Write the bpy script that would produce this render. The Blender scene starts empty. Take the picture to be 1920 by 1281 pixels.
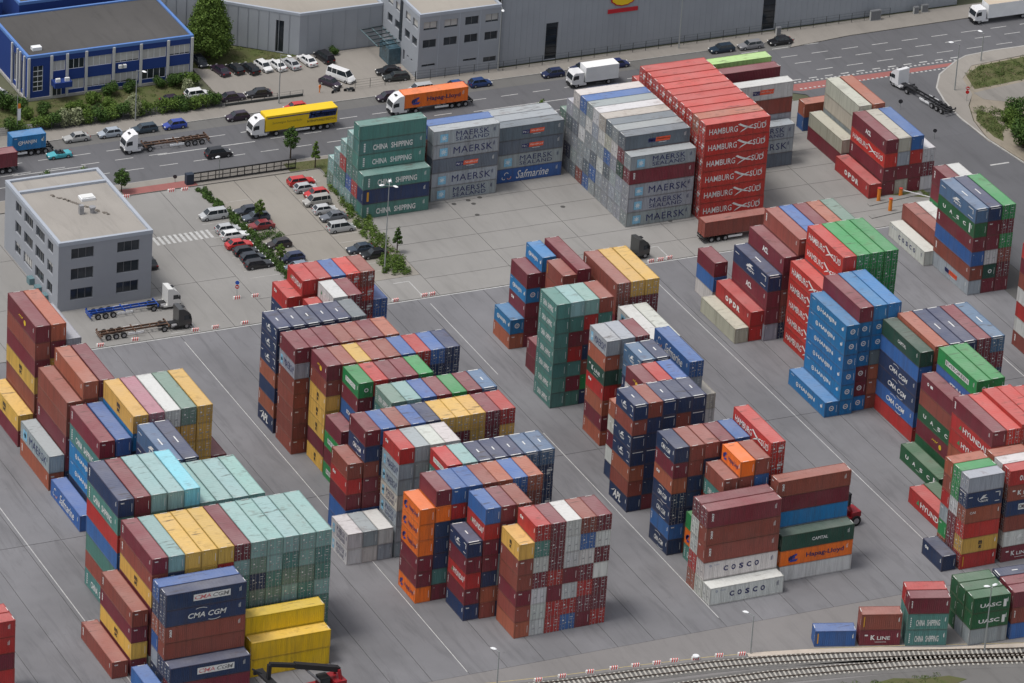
import bpy, math, random
import numpy as np
from mathutils import Matrix, Vector
random.seed(7)
RND = random.Random(11)
S = bpy.context.scene
COL = S.collection
R = math.radians

# ------------------------------------------------------------------ camera
CAM_POS = (-314.0246, -618.2067, 392.7030)
CF = (0.399737, 0.796035, -0.454466); CR = (0.905264, -0.420677, 0.059398); CU = (0.1439, 0.435155, 0.888782)
cd = bpy.data.cameras.new('camera'); cam = bpy.data.objects.new('camera', cd); COL.objects.link(cam)
cd.sensor_width = 36.0; cd.lens = 190.5003; cd.clip_start = 5.0; cd.clip_end = 8000.0
cam.matrix_world = Matrix(((CR[0], CU[0], -CF[0], CAM_POS[0]), (CR[1], CU[1], -CF[1], CAM_POS[1]), (CR[2], CU[2], -CF[2], CAM_POS[2]), (0, 0, 0, 1)))
S.camera = cam

# ------------------------------------------------------------------ sky, sun, exposure (thin bright overcast)
SUN_EL, SUN_AZ = 68.0, 276.0        # azimuth clockwise from +Y; the light comes from -X
w = bpy.data.worlds.new('World'); S.world = w; w.use_nodes = True
nt = w.node_tree; nt.nodes.clear()
sky = nt.nodes.new('ShaderNodeTexSky'); sky.sky_type = 'NISHITA'; sky.sun_disc = False
sky.sun_elevation = R(SUN_EL); sky.sun_rotation = R(SUN_AZ); sky.altitude = 300; sky.dust_density = 4.0; sky.ozone_density = 1.0; sky.air_density = 1.0
hs = nt.nodes.new('ShaderNodeHueSaturation'); hs.inputs['Saturation'].default_value = 0.32
bg = nt.nodes.new('ShaderNodeBackground'); bg.inputs['Strength'].default_value = 0.13
wo = nt.nodes.new('ShaderNodeOutputWorld')
nt.links.new(sky.outputs[0], hs.inputs['Color']); nt.links.new(hs.outputs[0], bg.inputs['Color']); nt.links.new(bg.outputs[0], wo.inputs['Surface'])
sl = bpy.data.lights.new('sun', 'SUN'); sl.energy = 1.5; sl.angle = R(14); sl.color = (1.0, 0.96, 0.91)
so = bpy.data.objects.new('sun', sl); COL.objects.link(so)
sd = Vector((math.sin(R(SUN_AZ)) * math.cos(R(SUN_EL)), math.cos(R(SUN_AZ)) * math.cos(R(SUN_EL)), math.sin(R(SUN_EL))))
so.rotation_euler = sd.to_track_quat('Z', 'Y').to_euler(); so.location = (-100, 0, 200)
S.view_settings.view_transform = 'Standard'; S.view_settings.look = 'None'
S.view_settings.gamma = 1.0; S.view_settings.use_curve_mapping = False
S.view_settings.exposure = 0.32
S.cycles.max_bounces = 5; S.cycles.diffuse_bounces = 3; S.cycles.glossy_bounces = 2

# ------------------------------------------------------------------ tagging
LABELS = {}
def tag(o, label=None, cat=None, group=None, kind=None):
    if label:
        if group is None and cat:
            LABELS[label] = LABELS.get(label, 0) + 1
        o['label'] = label
    if cat: o['category'] = cat
    if group: o['group'] = group
    if kind: o['kind'] = kind
    return o
def empty(name, loc=(0, 0, 0), rz=0.0, label=None, cat=None, group=None):
    o = bpy.data.objects.new(name, None); COL.objects.link(o); o.empty_display_size = 0.5
    o.location = loc; o.rotation_euler = (0, 0, rz)
    return tag(o, label, cat, group)
def obj(name, mesh, parent=None, loc=None, rz=0.0, color=None):
    o = bpy.data.objects.new(name, mesh); COL.objects.link(o)
    if parent is not None: o.parent = parent
    if loc is not None: o.location = loc
    if rz: o.rotation_euler = (0, 0, rz)
    if color is not None: o.color = (*color[:3], 1)
    return o
def copy_tree(o, parent=None):
    c = o.copy(); COL.objects.link(c)
    if parent is not None: c.parent = parent
    for ch in list(o.children): copy_tree(ch, c)
    return c

# ------------------------------------------------------------------ mesh builder
class MB:
    def __init__(s): s.v = []; s.f = []; s.m = []; s.c = []
    def poly(s, pts, m=0, c=None):
        b = len(s.v); s.v += [tuple(p) for p in pts]; s.f.append(tuple(range(b, b + len(pts)))); s.m.append(m); s.c.append(c); return s
    def box(s, x0, y0, z0, x1, y1, z1, m=0, c=None, bottom=True):
        b = len(s.v); s.v += [(x0, y0, z0), (x1, y0, z0), (x1, y1, z0), (x0, y1, z0), (x0, y0, z1), (x1, y0, z1), (x1, y1, z1), (x0, y1, z1)]
        fs = [(4, 5, 6, 7), (0, 1, 5, 4), (1, 2, 6, 5), (2, 3, 7, 6), (3, 0, 4, 7)]
        if bottom: fs.append((3, 2, 1, 0))
        for f in fs: s.f.append(tuple(b + i for i in f)); s.m.append(m); s.c.append(c)
        return s
    def bar(s, p, q, wd, h=None, m=0, c=None):
        p = Vector(p); q = Vector(q); d = (q - p); L = d.length
        if L < 1e-6: return s
        d.normalize(); h = h or wd
        a = d.cross(Vector((0, 0, 1)))
        if a.length < 1e-3: a = Vector((1, 0, 0))
        a.normalize(); n = a.cross(d); b = len(s.v)
        for e in (p, q):
            for i, j in ((-1, -1), (1, -1), (1, 1), (-1, 1)): s.v.append(tuple(e + a * i * wd / 2 + n * j * h / 2))
        for f in [(0, 1, 2, 3), (7, 6, 5, 4), (0, 4, 5, 1), (1, 5, 6, 2), (2, 6, 7, 3), (3, 7, 4, 0)]:
            s.f.append(tuple(b + i for i in f)); s.m.append(m); s.c.append(c)
        return s
    def cyl(s, p, q, r0, r1=None, n=12, m=0, c=None, caps=True):
        p = Vector(p); q = Vector(q); r1 = r0 if r1 is None else r1; d = (q - p).normalized()
        a = d.cross(Vector((0, 0, 1)))
        if a.length < 1e-3: a = Vector((1, 0, 0))
        a.normalize(); k = d.cross(a); b = len(s.v)
        for e, r in ((p, r0), (q, r1)):
            for i in range(n):
                t = 2 * math.pi * i / n; s.v.append(tuple(e + (a * math.cos(t) + k * math.sin(t)) * r))
        for i in range(n):
            j = (i + 1) % n; s.f.append((b + i, b + j, b + n + j, b + n + i)); s.m.append(m); s.c.append(c)
        if caps:
            s.f.append(tuple(b + n + i for i in range(n))); s.m.append(m); s.c.append(c)
            s.f.append(tuple(b + n - 1 - i for i in range(n))); s.m.append(m); s.c.append(c)
        return s
    def prism(s, pts, z0, z1, m=0, c=None, top=True, mt=None):
        n = len(pts); b = len(s.v)
        s.v += [(x, y, z0) for x, y in pts] + [(x, y, z1) for x, y in pts]
        for i in range(n):
            j = (i + 1) % n; s.f.append((b + i, b + j, b + n + j, b + n + i)); s.m.append(m); s.c.append(c)
        if top: s.f.append(tuple(b + n + i for i in range(n))); s.m.append(m if mt is None else mt); s.c.append(c)
        return s
    def add(s, v, f, M=None, m=0, c=None):
        b = len(s.v)
        s.v += [tuple(M @ Vector(p)) for p in v] if M is not None else [tuple(p) for p in v]
        for q in f: s.f.append(tuple(b + i for i in q)); s.m.append(m); s.c.append(c)
        return s
    def mesh(s, name, mats, smooth=False):
        me = bpy.data.meshes.new(name); me.from_pydata(s.v, [], s.f)
        for mt in (mats if isinstance(mats, (list, tuple)) else [mats]): me.materials.append(mt)
        me.polygons.foreach_set('material_index', s.m)
        if any(c is not None for c in s.c):
            a = me.attributes.new('Col', 'FLOAT_COLOR', 'FACE')
            a.data.foreach_set('color', np.array([(*(c or (.5, .5, .5)), 1.0) for c in s.c], dtype=np.float32).ravel())
        if smooth: me.polygons.foreach_set('use_smooth', [True] * len(s.f))
        me.update(); return me
    def build(s, name, mats, parent=None, loc=None, rz=0.0, color=None, smooth=False):
        return obj(name, s.mesh(name, mats, smooth), parent, loc, rz, color)

# ------------------------------------------------------------------ materials
def mat(name, col, rough=0.7, spec=0.3, metal=0.0, noise=0.0, nscale=1.0, bump=0.0, bscale=20.0, dark=None, coat=0.0, alpha=None):
    m = bpy.data.materials.new(name); m.use_nodes = True; t = m.node_tree; b = t.nodes['Principled BSDF']
    b.inputs['Roughness'].default_value = rough; b.inputs['Metallic'].default_value = metal
    b.inputs['Specular IOR Level'].default_value = spec; b.inputs['Coat Weight'].default_value = coat
    b.inputs['Base Color'].default_value = (*col, 1)
    if noise or bump:
        g = t.nodes.new('ShaderNodeNewGeometry')
    if noise:
        n = t.nodes.new('ShaderNodeTexNoise'); n.inputs['Scale'].default_value = nscale; n.inputs['Detail'].default_value = 6; n.inputs['Roughness'].default_value = 0.65
        t.links.new(g.outputs['Position'], n.inputs['Vector'])
        r = t.nodes.new('ShaderNodeMapRange'); r.inputs['From Min'].default_value = 0.3; r.inputs['From Max'].default_value = 0.7
        t.links.new(n.outputs['Fac'], r.inputs['Value'])
        mx = t.nodes.new('ShaderNodeMix'); mx.data_type = 'RGBA'
        dk = dark or tuple(c * (1 - noise) for c in col)
        mx.inputs[6].default_value = (*dk, 1); mx.inputs[7].default_value = (*[min(1, c * (1 + noise * .6)) for c in col], 1)
        t.links.new(r.outputs[0], mx.inputs[0]); t.links.new(mx.outputs[2], b.inputs['Base Color'])
    if bump:
        n2 = t.nodes.new('ShaderNodeTexNoise'); n2.inputs['Scale'].default_value = bscale; n2.inputs['Detail'].default_value = 4
        t.links.new(g.outputs['Position'], n2.inputs['Vector'])
        bp = t.nodes.new('ShaderNodeBump'); bp.inputs['Strength'].default_value = bump; bp.inputs['Distance'].default_value = 0.05
        t.links.new(n2.outputs['Fac'], bp.inputs['Height']); t.links.new(bp.outputs[0], b.inputs['Normal'])
    return m

def paint(name, attr, roof=False, worn=1.0):
    """weathered container paint: colour from the object or a face attribute, blotchy fading, dirt and rust specks; roofs also carry some painted sky brightness"""
    m = bpy.data.materials.new(name); m.use_nodes = True; t = m.node_tree; L = t.links; b = t.nodes['Principled BSDF']
    b.inputs['Roughness'].default_value = 0.55 if not roof else 0.62
    b.inputs['Specular IOR Level'].default_value = 0.35
    if attr:
        s = t.nodes.new('ShaderNodeAttribute'); s.attribute_name = 'Col'; src = s.outputs['Color']
    else:
        s = t.nodes.new('ShaderNodeObjectInfo'); src = s.outputs['Color']
    g = t.nodes.new('ShaderNodeNewGeometry')
    def noise(scale, det, vec=None, rough=.6):
        n = t.nodes.new('ShaderNodeTexNoise'); n.inputs['Scale'].default_value = scale; n.inputs['Detail'].default_value = det; n.inputs['Roughness'].default_value = rough
        L.new(vec or g.outputs['Position'], n.inputs['Vector']); return n.outputs['Fac']
    def rng(v, a, c, o0=0.0, o1=1.0):
        r = t.nodes.new('ShaderNodeMapRange'); r.inputs[1].default_value = a; r.inputs[2].default_value = c; r.inputs[3].default_value = o0; r.inputs[4].default_value = o1
        L.new(v, r.inputs[0]); return r.outputs[0]
    def mix(fac, A, B, mode='MIX'):
        x = t.nodes.new('ShaderNodeMix'); x.data_type = 'RGBA'; x.blend_type = mode
        if isinstance(fac, float): x.inputs[0].default_value = fac
        else: L.new(fac, x.inputs[0])
        for v, i in ((A, 6), (B, 7)):
            if isinstance(v, tuple): x.inputs[i].default_value = (*v, 1)
            else: L.new(v, x.inputs[i])
        return x.outputs[2]
    # slow fade in panels (chalked paint), vertical streaks, rust specks
    mp = t.nodes.new('ShaderNodeMapping'); mp.inputs['Scale'].default_value = (1.6, 1.6, 0.12); L.new(g.outputs['Position'], mp.inputs['Vector'])
    streak = noise(1.3, 5, mp.outputs[0])
    c = mix(rng(noise(0.22, 4), .35, .7, 0.0, 0.16 if roof else 0.06 * worn), src, (0.42, 0.40, 0.38))
    if roof: c = mix(0.13, c, (0.62, 0.56, 0.52))  # pale roof veil: dust and fading, plus sky brightness painted into the colour
    c = mix(rng(streak, .46, .74, 0, (.10 if roof else .36) * worn), c, (0.06, 0.045, 0.038))
    c = mix(rng(noise(0.5, 5, rough=.62) if roof else noise(0.8, 7, rough=.75), .60 if roof else .66, .68 if roof else .74, 0, .26 if roof else .45 * worn), c, (0.13, 0.062, 0.035))
    if roof:
        m2 = t.nodes.new('ShaderNodeMapping'); m2.inputs['Scale'].default_value = (.5, 2.6, 1); L.new(g.outputs['Position'], m2.inputs['Vector'])
        m3 = t.nodes.new('ShaderNodeMapping'); m3.inputs['Location'].default_value = (37, 11, 5); m3.inputs['Scale'].default_value = (.35, .35, .35); L.new(g.outputs['Position'], m3.inputs['Vector'])
        scf = t.nodes.new('ShaderNodeMath'); scf.operation = 'MULTIPLY'; L.new(rng(noise(0.7, 4, m2.outputs[0], .6), .56, .66), scf.inputs[0]); L.new(rng(noise(.6, 3, m3.outputs[0]), .48, .62, 0, .75), scf.inputs[1])
        c = mix(scf.outputs[0], c, (0.085, 0.07, 0.06))
        c = mix(rng(noise(0.28, 5, rough=.6), .60, .72, 0, .22), c, (0.07, 0.062, 0.055))
    L.new(c, b.inputs['Base Color'])
    bp = t.nodes.new('ShaderNodeBump'); bp.inputs['Strength'].default_value = 0.12 if roof else .25; bp.inputs['Distance'].default_value = 0.03
    L.new(noise(2.2, 3), bp.inputs['Height']); L.new(bp.outputs[0], b.inputs['Normal'])
    return m
P_OBJ = paint('container_paint', False); P_OBJR = paint('container_roof_paint', False, True)
P_ATT = paint('container_paint_mixed', True); P_ATTR = paint('container_roof_paint_mixed', True, True)
M_STEEL = mat('worn_steel', (.30, .30, .31), .5, .5, .2, .3, 1.0)
M_RUST = mat('rusty_frame', (.14, .085, .06), .85, .2, 0, .5, .8)
M_BLACK = mat('black_paint', (.018, .018, .02), .5, .4)
M_TYRE = mat('tyre_rubber', (.02, .02, .021), .85, .2)
M_GLASS = mat('dark_glass', (.018, .024, .032), .12, .6, 0, .3, .3)
M_WHITE = mat('white_paint', (.74, .75, .76), .45, .4, 0, .08, .4)
M_CARGLASS = mat('car_glass', (.02, .026, .032), .12, .7)
def objpaint():
    m = bpy.data.materials.new('car_paint'); m.use_nodes = True; t = m.node_tree; b = t.nodes['Principled BSDF']
    i = t.nodes.new('ShaderNodeObjectInfo'); t.links.new(i.outputs['Color'], b.inputs['Base Color'])
    b.inputs['Roughness'].default_value = .32; b.inputs['Specular IOR Level'].default_value = .5; b.inputs['Coat Weight'].default_value = .35
    return m
M_CAR = objpaint()
M_LIGHT = mat('lamp_lens', (.75, .75, .72), .2, .6)
M_TAIL = mat('tail_lens', (.35, .015, .015), .25, .5)
M_FLAT = paint('flat_print', True, False, .7)

# ------------------------------------------------------------------ flat lettering
_TC = {}
def text2d(s, bold=0.0, shear=0.0, space=1.0):
    k = (s, bold, shear, space)
    if k in _TC: return _TC[k]
    cu = bpy.data.curves.new('t', 'FONT'); cu.body = s; cu.size = 1.0; cu.resolution_u = 2; cu.offset = bold; cu.shear = shear; cu.space_character = space
    cu.fill_mode = 'FRONT'
    o = bpy.data.objects.new('t', cu); COL.objects.link(o)
    me = bpy.data.meshes.new_from_object(o)
    v = np.array([(p.co.x, p.co.y) for p in me.vertices]) if len(me.vertices) else np.zeros((1, 2))
    f = [tuple(p.vertices) for p in me.polygons]
    bpy.data.objects.remove(o); bpy.data.curves.remove(cu); bpy.data.meshes.remove(me)
    lo = v.min(0); hi = v.max(0); v = (v - lo) / np.maximum(hi - lo, 1e-6)      # unit box
    _TC[k] = (v, f); return _TC[k]
class Print:
    """flat print in (u, v) metres on a face of size W x H"""
    def __init__(s): s.v = []; s.f = []; s.c = []
    def text(s, t, u0, v0, u1, v1, c, bold=0.012, shear=0.0, space=1.0, rot=False):
        a, f = text2d(t, bold, shear, space); b = len(s.v)
        for x, y in a:
            if rot: s.v.append((u0 + (1 - y) * (u1 - u0), v1 - x * (v1 - v0)))     # reads downwards
            else: s.v.append((u0 + x * (u1 - u0), v0 + y * (v1 - v0)))
        for q in f: s.f.append(tuple(b + i for i in q)); s.c.append(c)
    def rect(s, u0, v0, u1, v1, c, sk=0.0):
        b = len(s.v); s.v += [(u0, v0), (u1, v0 ), (u1 + sk, v1), (u0 + sk, v1)]; s.f.append((b, b + 1, b + 2, b + 3)); s.c.append(c)
    def poly(s, pts, c): b = len(s.v); s.v += list(pts); s.f.append(tuple(range(b, b + len(pts)))); s.c.append(c)
    def ring(s, u, v, r0, r1, c, a0=0, a1=360, n=16, sx=1.0):
        for i in range(n):
            p = R(a0 + (a1 - a0) * i / n); q = R(a0 + (a1 - a0) * (i + 1) / n)
            s.poly([(u + math.cos(p) * r0 * sx, v + math.sin(p) * r0), (u + math.cos(p) * r1 * sx, v + math.sin(p) * r1), (u + math.cos(q) * r1 * sx, v + math.sin(q) * r1), (u + math.cos(q) * r0 * sx, v + math.sin(q) * r0)], c)
    def star(s, u, v, r, c, n=7):
        pts = []
        for i in range(2 * n):
            a = math.pi * i / n + math.pi / 2; k = r if i % 2 == 0 else r * .42
            pts.append((u + math.cos(a) * k, v + math.sin(a) * k))
        s.poly(pts, c)
WHT = (.72, .72, .70); NVY = (.015, .02, .11); BLK = (.02, .02, .025); LBL = (.22, .48, .66); ORR = (.75, .10, .04); RED = (.55, .02, .03)
DKW = (.42, .40, .37)
def livery(k, L):
    """print on the long side; u runs from the left end as seen, v up"""
    p = Print(); H = 2.59; q = L / 12.19
    U = lambda x: x * L
    if k == 'H':
        p.text('HAMBURG', U(.06), .82, U(.50), 1.80, WHT, .006); p.text('SÜD', U(.75), .86, U(.94), 2.0, WHT, .006)
        p.poly([(U(.50), 1.95), (U(.53), 2.12), (U(.60), 1.72), (U(.72), 1.25), (U(.80), 1.02), (U(.70), 1.08), (U(.60), 1.38)], WHT)
        p.poly([(U(.53), .55), (U(.57), .95), (U(.62), 1.25), (U(.73), 1.72), (U(.74), 1.58), (U(.66), 1.25), (U(.60), .92)], WHT)
    elif k in 'MS':
        p.rect(U(.10), .45, U(.22), 1.95, LBL); p.star(U(.16), 1.2, .62 * min(1, q * 1.5), WHT)
        if k == 'M': p.text('MAERSK', U(.31), .65, U(.90), 1.90, NVY, -.004, space=1.08)
        else: p.text('MAERSK', U(.34), 1.25, U(.84), 2.2, NVY, -.004, space=1.08); p.text('SEALAND', U(.34), .40, U(.84), 1.08, NVY, -.004, space=1.05)
    elif k == 'P':
        p.rect(U(.36), .95, U(.47), 1.65, NVY); p.text('P&O', U(.37), 1.1, U(.46), 1.5, WHT)
        p.rect(U(.47), .95, U(.69), 1.75, ORR, .1); p.text('Nedlloyd', U(.49), 1.12, U(.69), 1.58, WHT, .01, .2); p.rect(U(.52), .72, U(.64), .80, WHT)
    elif k == 'F':
        p.text('Safmarine', U(.30), .55, U(.80), 2.05, WHT, .004, .35)
        p.ring(U(.15), 1.55, .30, .42, WHT, 20, 200, 8); p.ring(U(.19), 1.0, .30, .42, (.7, .35, .2), 200, 380, 8); p.ring(U(.11), .95, .25, .37, WHT, 150, 330, 8)
    elif k == 'C':
        p.text('CHINA', U(.21), .65, U(.43), 1.65, WHT, .02); p.text('SHIPPING', U(.48), .65, U(.80), 1.65, WHT, .02)
        for i in range(5): p.rect(U(.07), .5 + i * .33, U(.095), .72 + i * .33, WHT)
    elif k == 'J':
        p.ring(U(.24), 1.32, .26, .40, WHT); p.rect(U(.24) - .16, 1.24, U(.24) + .16, 1.38, WHT); p.text('HANJIN', U(.30), .90, U(.72), 1.75, WHT, .02)
        p.ring(U(.90), 1.5, .0, .28, WHT, 0, 360, 6); p.rect(U(.06), 2.2, U(.14), 2.27, WHT)
    elif k == 'G':
        p.text('CMA CGM', U(.28), .80, U(.76), 1.65, WHT, .02, .25)
        p.ring(U(.44), 1.3, 1.02, 1.10, WHT, 55, 120, 8, 1.5); p.ring(U(.60), 1.2, 1.02, 1.10, WHT, 240, 310, 8, 1.5)
    elif k == 'B':
        p.rect(U(.34), .95, U(.80), 1.98, WHT); p.text('CMA', U(.355), 1.12, U(.56), 1.80, RED, .03, .2); 
    elif k == 'O':
        for i, ch in enumerate('COSCO'): p.text(ch, U(.27 + .105 * i), .95, U(.27 + .105 * i + .06), 1.75, NVY, .035)
        p.text('COSCO', U(.14), 2.02, U(.21), 2.2, (.1, .15, .3), 0); p.ring(U(.09), 2.05, .1, .16, (.1, .15, .3))
    elif k == 'L':
        for i in range(3): p.ring(U(.16 + .03 * i), 1.1 + .12 * i, .15, .52, NVY if i < 2 else (.03, .05, .3), 60, 230, 6)
        p.rect(U(.13), .55, U(.23), .95, (.03, .05, .3), .3)
        p.text('Hapag-Lloyd', U(.36), .75, U(.88), 1.75, NVY, .018)
    elif k == 'K':
        p.text('K', U(.27), .95, U(.38), 1.75, WHT, .04); p.text('LINE', U(.43), .95, U(.75), 1.55, WHT, .02); p.rect(U(.38), .55, U(.66), .62, WHT); p.rect(U(.12), 1.6, U(.20), 1.85, WHT)
    elif k == 'U':
        for i, ch in enumerate('UASC'): p.text(ch, U(.14 + .185 * i), 1.0, U(.14 + .185 * i + .075), 1.65, WHT, .03)
        p.rect(U(.86), .45, U(.895), 2.1, WHT); p.rect(U(.42), .72, U(.52), .78, WHT)
    elif k == 'V':
        p.text('UASC', U(.20), .85, U(.76), 1.5, WHT, .03); p.rect(U(.82), .6, U(.90), 1.85, WHT)
    elif k == 'E':
        p.rect(U(.20), .95, U(.80), 1.75, WHT); p.text('EVERGREEN', U(.22), 1.07, U(.78), 1.63, (.02, .2, .06), .02)
    elif k == 'Y':
        p.poly([(U(.20), 1.0), (U(.27), 1.0), (U(.25), 1.8)], (.03, .25, .10)); p.text('HYUNDAI', U(.30), .88, U(.88), 1.82, WHT, .02)
    elif k == 'N':
        p.poly([(U(.36), 1.15), (U(.46), 1.9), (U(.56), 1.95), (U(.50), 1.6), (U(.60), 1.35), (U(.48), 1.35)], WHT); p.text('NYK', U(.40), .75, U(.62), 1.1, WHT, .02, .3); 
        p.ring(U(.48), 1.4, .6, .66, WHT, 160, 300, 8, 1.6)
        p.rect(U(.05), 1.75, U(.16), 1.86, WHT); p.rect(U(.80), 2.05, U(.93), 2.18, WHT); p.rect(U(.80), .55, U(.93), .66, WHT)
    elif k == 'A':
        p.text('APL', U(.22), .6, U(.66), 2.05, WHT, .03, .3); p.poly([(U(.10), 1.3), (U(.34), 2.1), (U(.22), 1.5)], WHT)
    elif k == 'Q':
        p.text('ACL', U(.40), .85, U(.56), 1.75, WHT, .05)
    elif k == 'Z':
        p.text('m', U(.46), 1.3, U(.56), 1.95, BLK, .05); p.text('sc', U(.47), .62, U(.55), 1.15, BLK, .05)
    elif k == 'D':
        p.ring(U(.62), 1.2, .0, .42, (.75, .5, .03)); p.text('ml', U(.40), 1.35, U(.56), 1.75, (.75, .5, .03), .02, .4)
    elif k == 'R':
        for i, ch in enumerate('OPDR'): p.text(ch, U(.28 + .11 * i), .75, U(.28 + .11 * i + .085), 1.7, WHT, .06)
    elif k == 'I': p.text('ITALIA', U(.36), .95, U(.84), 1.6, WHT, .05)
    elif k == 'X': p.text('CAPITAL', U(.42), 1.05, U(.64), 1.6, WHT, .02)
    elif k == 'W': p.ring(U(.18), 1.75, .12, .28, WHT); p.rect(U(.24), 1.5, U(.30), 1.95, WHT)
    elif k == 'c': p.text('CAI', U(.12), 1.55, U(.28), 1.95, WHT, .02)
    elif k == 'T':
        p.text('tex', U(.05), .9, U(.085), 2.2, WHT, .03, rot=True)
    elif k == 'g': p.rect(U(.06), .5, U(.09), 2.2, (.6, .3, .03))
    # owner code and weight table at the right end: small print that only reads as short strokes
    if k not in 'd ':
        for i in range(3): p.rect(U(.93) - i * .12 * q, 1.35, U(.93) - i * .12 * q + .05, 2.1 - .1 * i, WHT if k not in 'MSO' else NVY)
    return p
END_W = 2.438
def endprint(k, door):
    p = Print()
    if k == 'J': p.ring(1.2, 1.45, .28, .45, WHT); p.rect(1.02, 1.38, 1.4, 1.52, WHT)
    if k == 'T' and not door: p.text('tex', .35, 2.0, .95, 2.25, WHT, .03)
    if k == 'N': p.rect(.3, 2.25, 2.1, 2.38, WHT)
    if k == 'H' and door: p.rect(1.35, 1.45, 1.85, 1.8, WHT); p.rect(1.35, .95, 1.85, 1.3, WHT); p.rect(1.9, 1.45, 2.2, 1.8, WHT)
    if k == 'E' and not door: p.ring(1.3, 1.3, .2, .36, WHT)
    if not door: p.rect(2.08, .7, 2.14, 1.9, WHT); p.rect(.3, 2.1, .5, 2.16, WHT) if k == ' ' else None
    else:
        p.rect(1.62, 1.98, 2.12, 2.06, WHT); p.rect(1.62, 1.62, 2.05, 1.68, WHT); p.rect(.42, 1.52, .70, 1.74, WHT); p.rect(1.45, 1.1, 1.6, 1.25, WHT); p.rect(.95, 1.1, 1.08, 1.22, WHT); p.rect(.62, .5, .72, .62, DKW); p.rect(1.8, .45, 1.92, .58, WHT); p.rect(.58, 2.1, .68, 2.22, DKW)
        for u in (.16, 2.24):
            for v in (.35, .95, 1.6, 2.2): p.rect(u, v, u + .09, v + .09, DKW)
    return p
def roofprint(k, L):
    p = Print()
    if k == 'N':
        p.rect(1.12, L * .42, 1.32, L * .58, WHT); p.rect(.25, .05, 1.9, .22, WHT); p.rect(.25, L - .22, 1.9, L - .05, WHT)
    else:
        p.rect(.35, .06, 1.3, .14, WHT); p.rect(.9, L - .14, 2.0, L - .06, WHT)
    return p

# ------------------------------------------------------------------ container kit (local: x across, y along, z up, origin at the base centre)
W2 = 1.219; HB = 2.591
def kit(L):
    y = L / 2; K = {}
    m = MB()
    for sx in (-1, 1):
        for sy in (-1, 1):
            x0, x1 = sorted((sx * W2, sx * (W2 - .15))); y0, y1 = sorted((sy * y, sy * (y - .15)))
            m.box(x0, y0, 0, x1, y1, HB)
        x0, x1 = sorted((sx * (W2 - .004), sx * (W2 - .11)))
        m.box(x0, -y + .15, .02, x1, y - .15, .17); m.box(x0, -y + .15, HB - .11, x1, y - .15, HB - .004)
    for sy in (-1, 1):
        y0, y1 = sorted((sy * (y - .004), sy * (y - .12)))
        m.box(-W2 + .15, y0, .02, W2 - .15, y1, .16); m.box(-W2 + .15, y0, HB - .14, W2 - .15, y1, HB - .004)
    m.box(-W2 + .11, -y + .12, .05, W2 - .11, y - .12, .10)
    K['frame'] = m
    def corr(a, b, pitch, depth, place):
        """trapezoid corrugation from a to b; place(t, d) -> bottom and top points"""
        m = MB(); n = max(2, int(round((b - a) / pitch))); st = (b - a) / n; prev = None
        for i in range(n):
            t0 = a + i * st
            for t, d in ((t0, 0), (t0 + st * .36, 0), (t0 + st * .5, depth), (t0 + st * .86, depth)) + (((b, 0),) if i == n - 1 else ()):
                cur = place(t, d); 
                if prev: m.poly([prev[0], cur[0], cur[1], prev[1]])
                prev = cur
        return m
    K['side'] = corr(-y + .15, y - .15, .30, .04, lambda t, d: ((-W2 + .014 + d, -t, .17), (-W2 + .014 + d, -t, HB - .11)))
    K['roof'] = corr(-y + .12, y - .12, .55 if L > 8 else .5, .022, lambda t, d: ((-W2 + .11, t, HB - .02 - d * .4), (W2 - .11, t, HB - .02 - d * .4)))
    m = corr(-W2 + .15, W2 - .15, .26, .045, lambda t, d: ((t, -y + .015 + d, .16), (t, -y + .015 + d, HB - .14)))
    K['end'] = m
    for nm, s in (('doorl', -1), ('doorr', 1)):
        m = MB(); x0, x1 = (-1.065, -.008) if s < 0 else (.008, 1.065)
        m.box(x0, -y + .05, .17, x1, -y + .09, HB - .15)
        for zz in (.17, .72, 1.27, 1.82, HB - .23): m.box(x0, -y + .012, zz, x1, -y + .05, zz + .075)
        for xx in (x0, x1 - .07): m.box(xx, -y + .010, .17, xx + .07, -y + .05, HB - .15)
        K[nm] = m
        m = MB()
        for k in (.27, .73):
            xx = x0 + (x1 - x0) * k; m.box(xx - .022, -y - .03, .06, xx + .022, -y + .008, HB - .06)
            m.box(xx - .05, -y - .035, .04, xx + .05, -y + .004, .13); m.box(xx - .05, -y - .035, HB - .12, xx + .05, -y + .004, HB - .03)
            m.box(xx - .03, -y - .055, 1.02 + .1 * (k > .5), xx + .34 * (1 if k < .5 else -1), -y - .03, 1.09 + .1 * (k > .5)) if k < .5 else m.box(xx - .34, -y - .055, 1.12, xx + .03, -y - .03, 1.19)
        K[nm + 'b'] = m
    return K
KITS = {12: kit(12.192), 6: kit(6.058)}
LEN = {12: 12.192, 6: 6.058}
PC = dict(m=(.175, .026, .040), b=(.26, .068, .050), r=(.42, .032, .030), h=(.48, .038, .030), o=(.80, .17, .018), e=(.36, .105, .060), y=(.64, .395, .085),
          Y=(.72, .47, .012), n=(.020, .040, .105), u=(.040, .125, .35), j=(.020, .18, .42), t=(.080, .215, .190), l=(.245, .41, .40), a=(.22, .62, .70),
          g=(.026, .25, .075), d=(.020, .070, .050), D=(.020, .105, .045), w=(.60, .60, .58), s=(.31, .345, .375), k=(.125, .16, .19), q=(.075, .15, .26), p=(.46, .44, .37),
          x=(.155, .25, .205), G=(.36, .58, .20), z=(.42, .19, .24))
CN = dict(m='maroon', b='red-brown', r='red', h='bright red', o='orange', e='rust-orange', y='pale yellow', Y='vivid yellow', n='navy', u='blue', j='mid-blue', t='teal',
          l='pale teal', a='aqua', g='green', D='deep green', d='dark green', w='white', s='light grey', k='slate grey', q='grey-blue', p='beige', x='grey-green', G='lime green', z='pinkish maroon')
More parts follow.
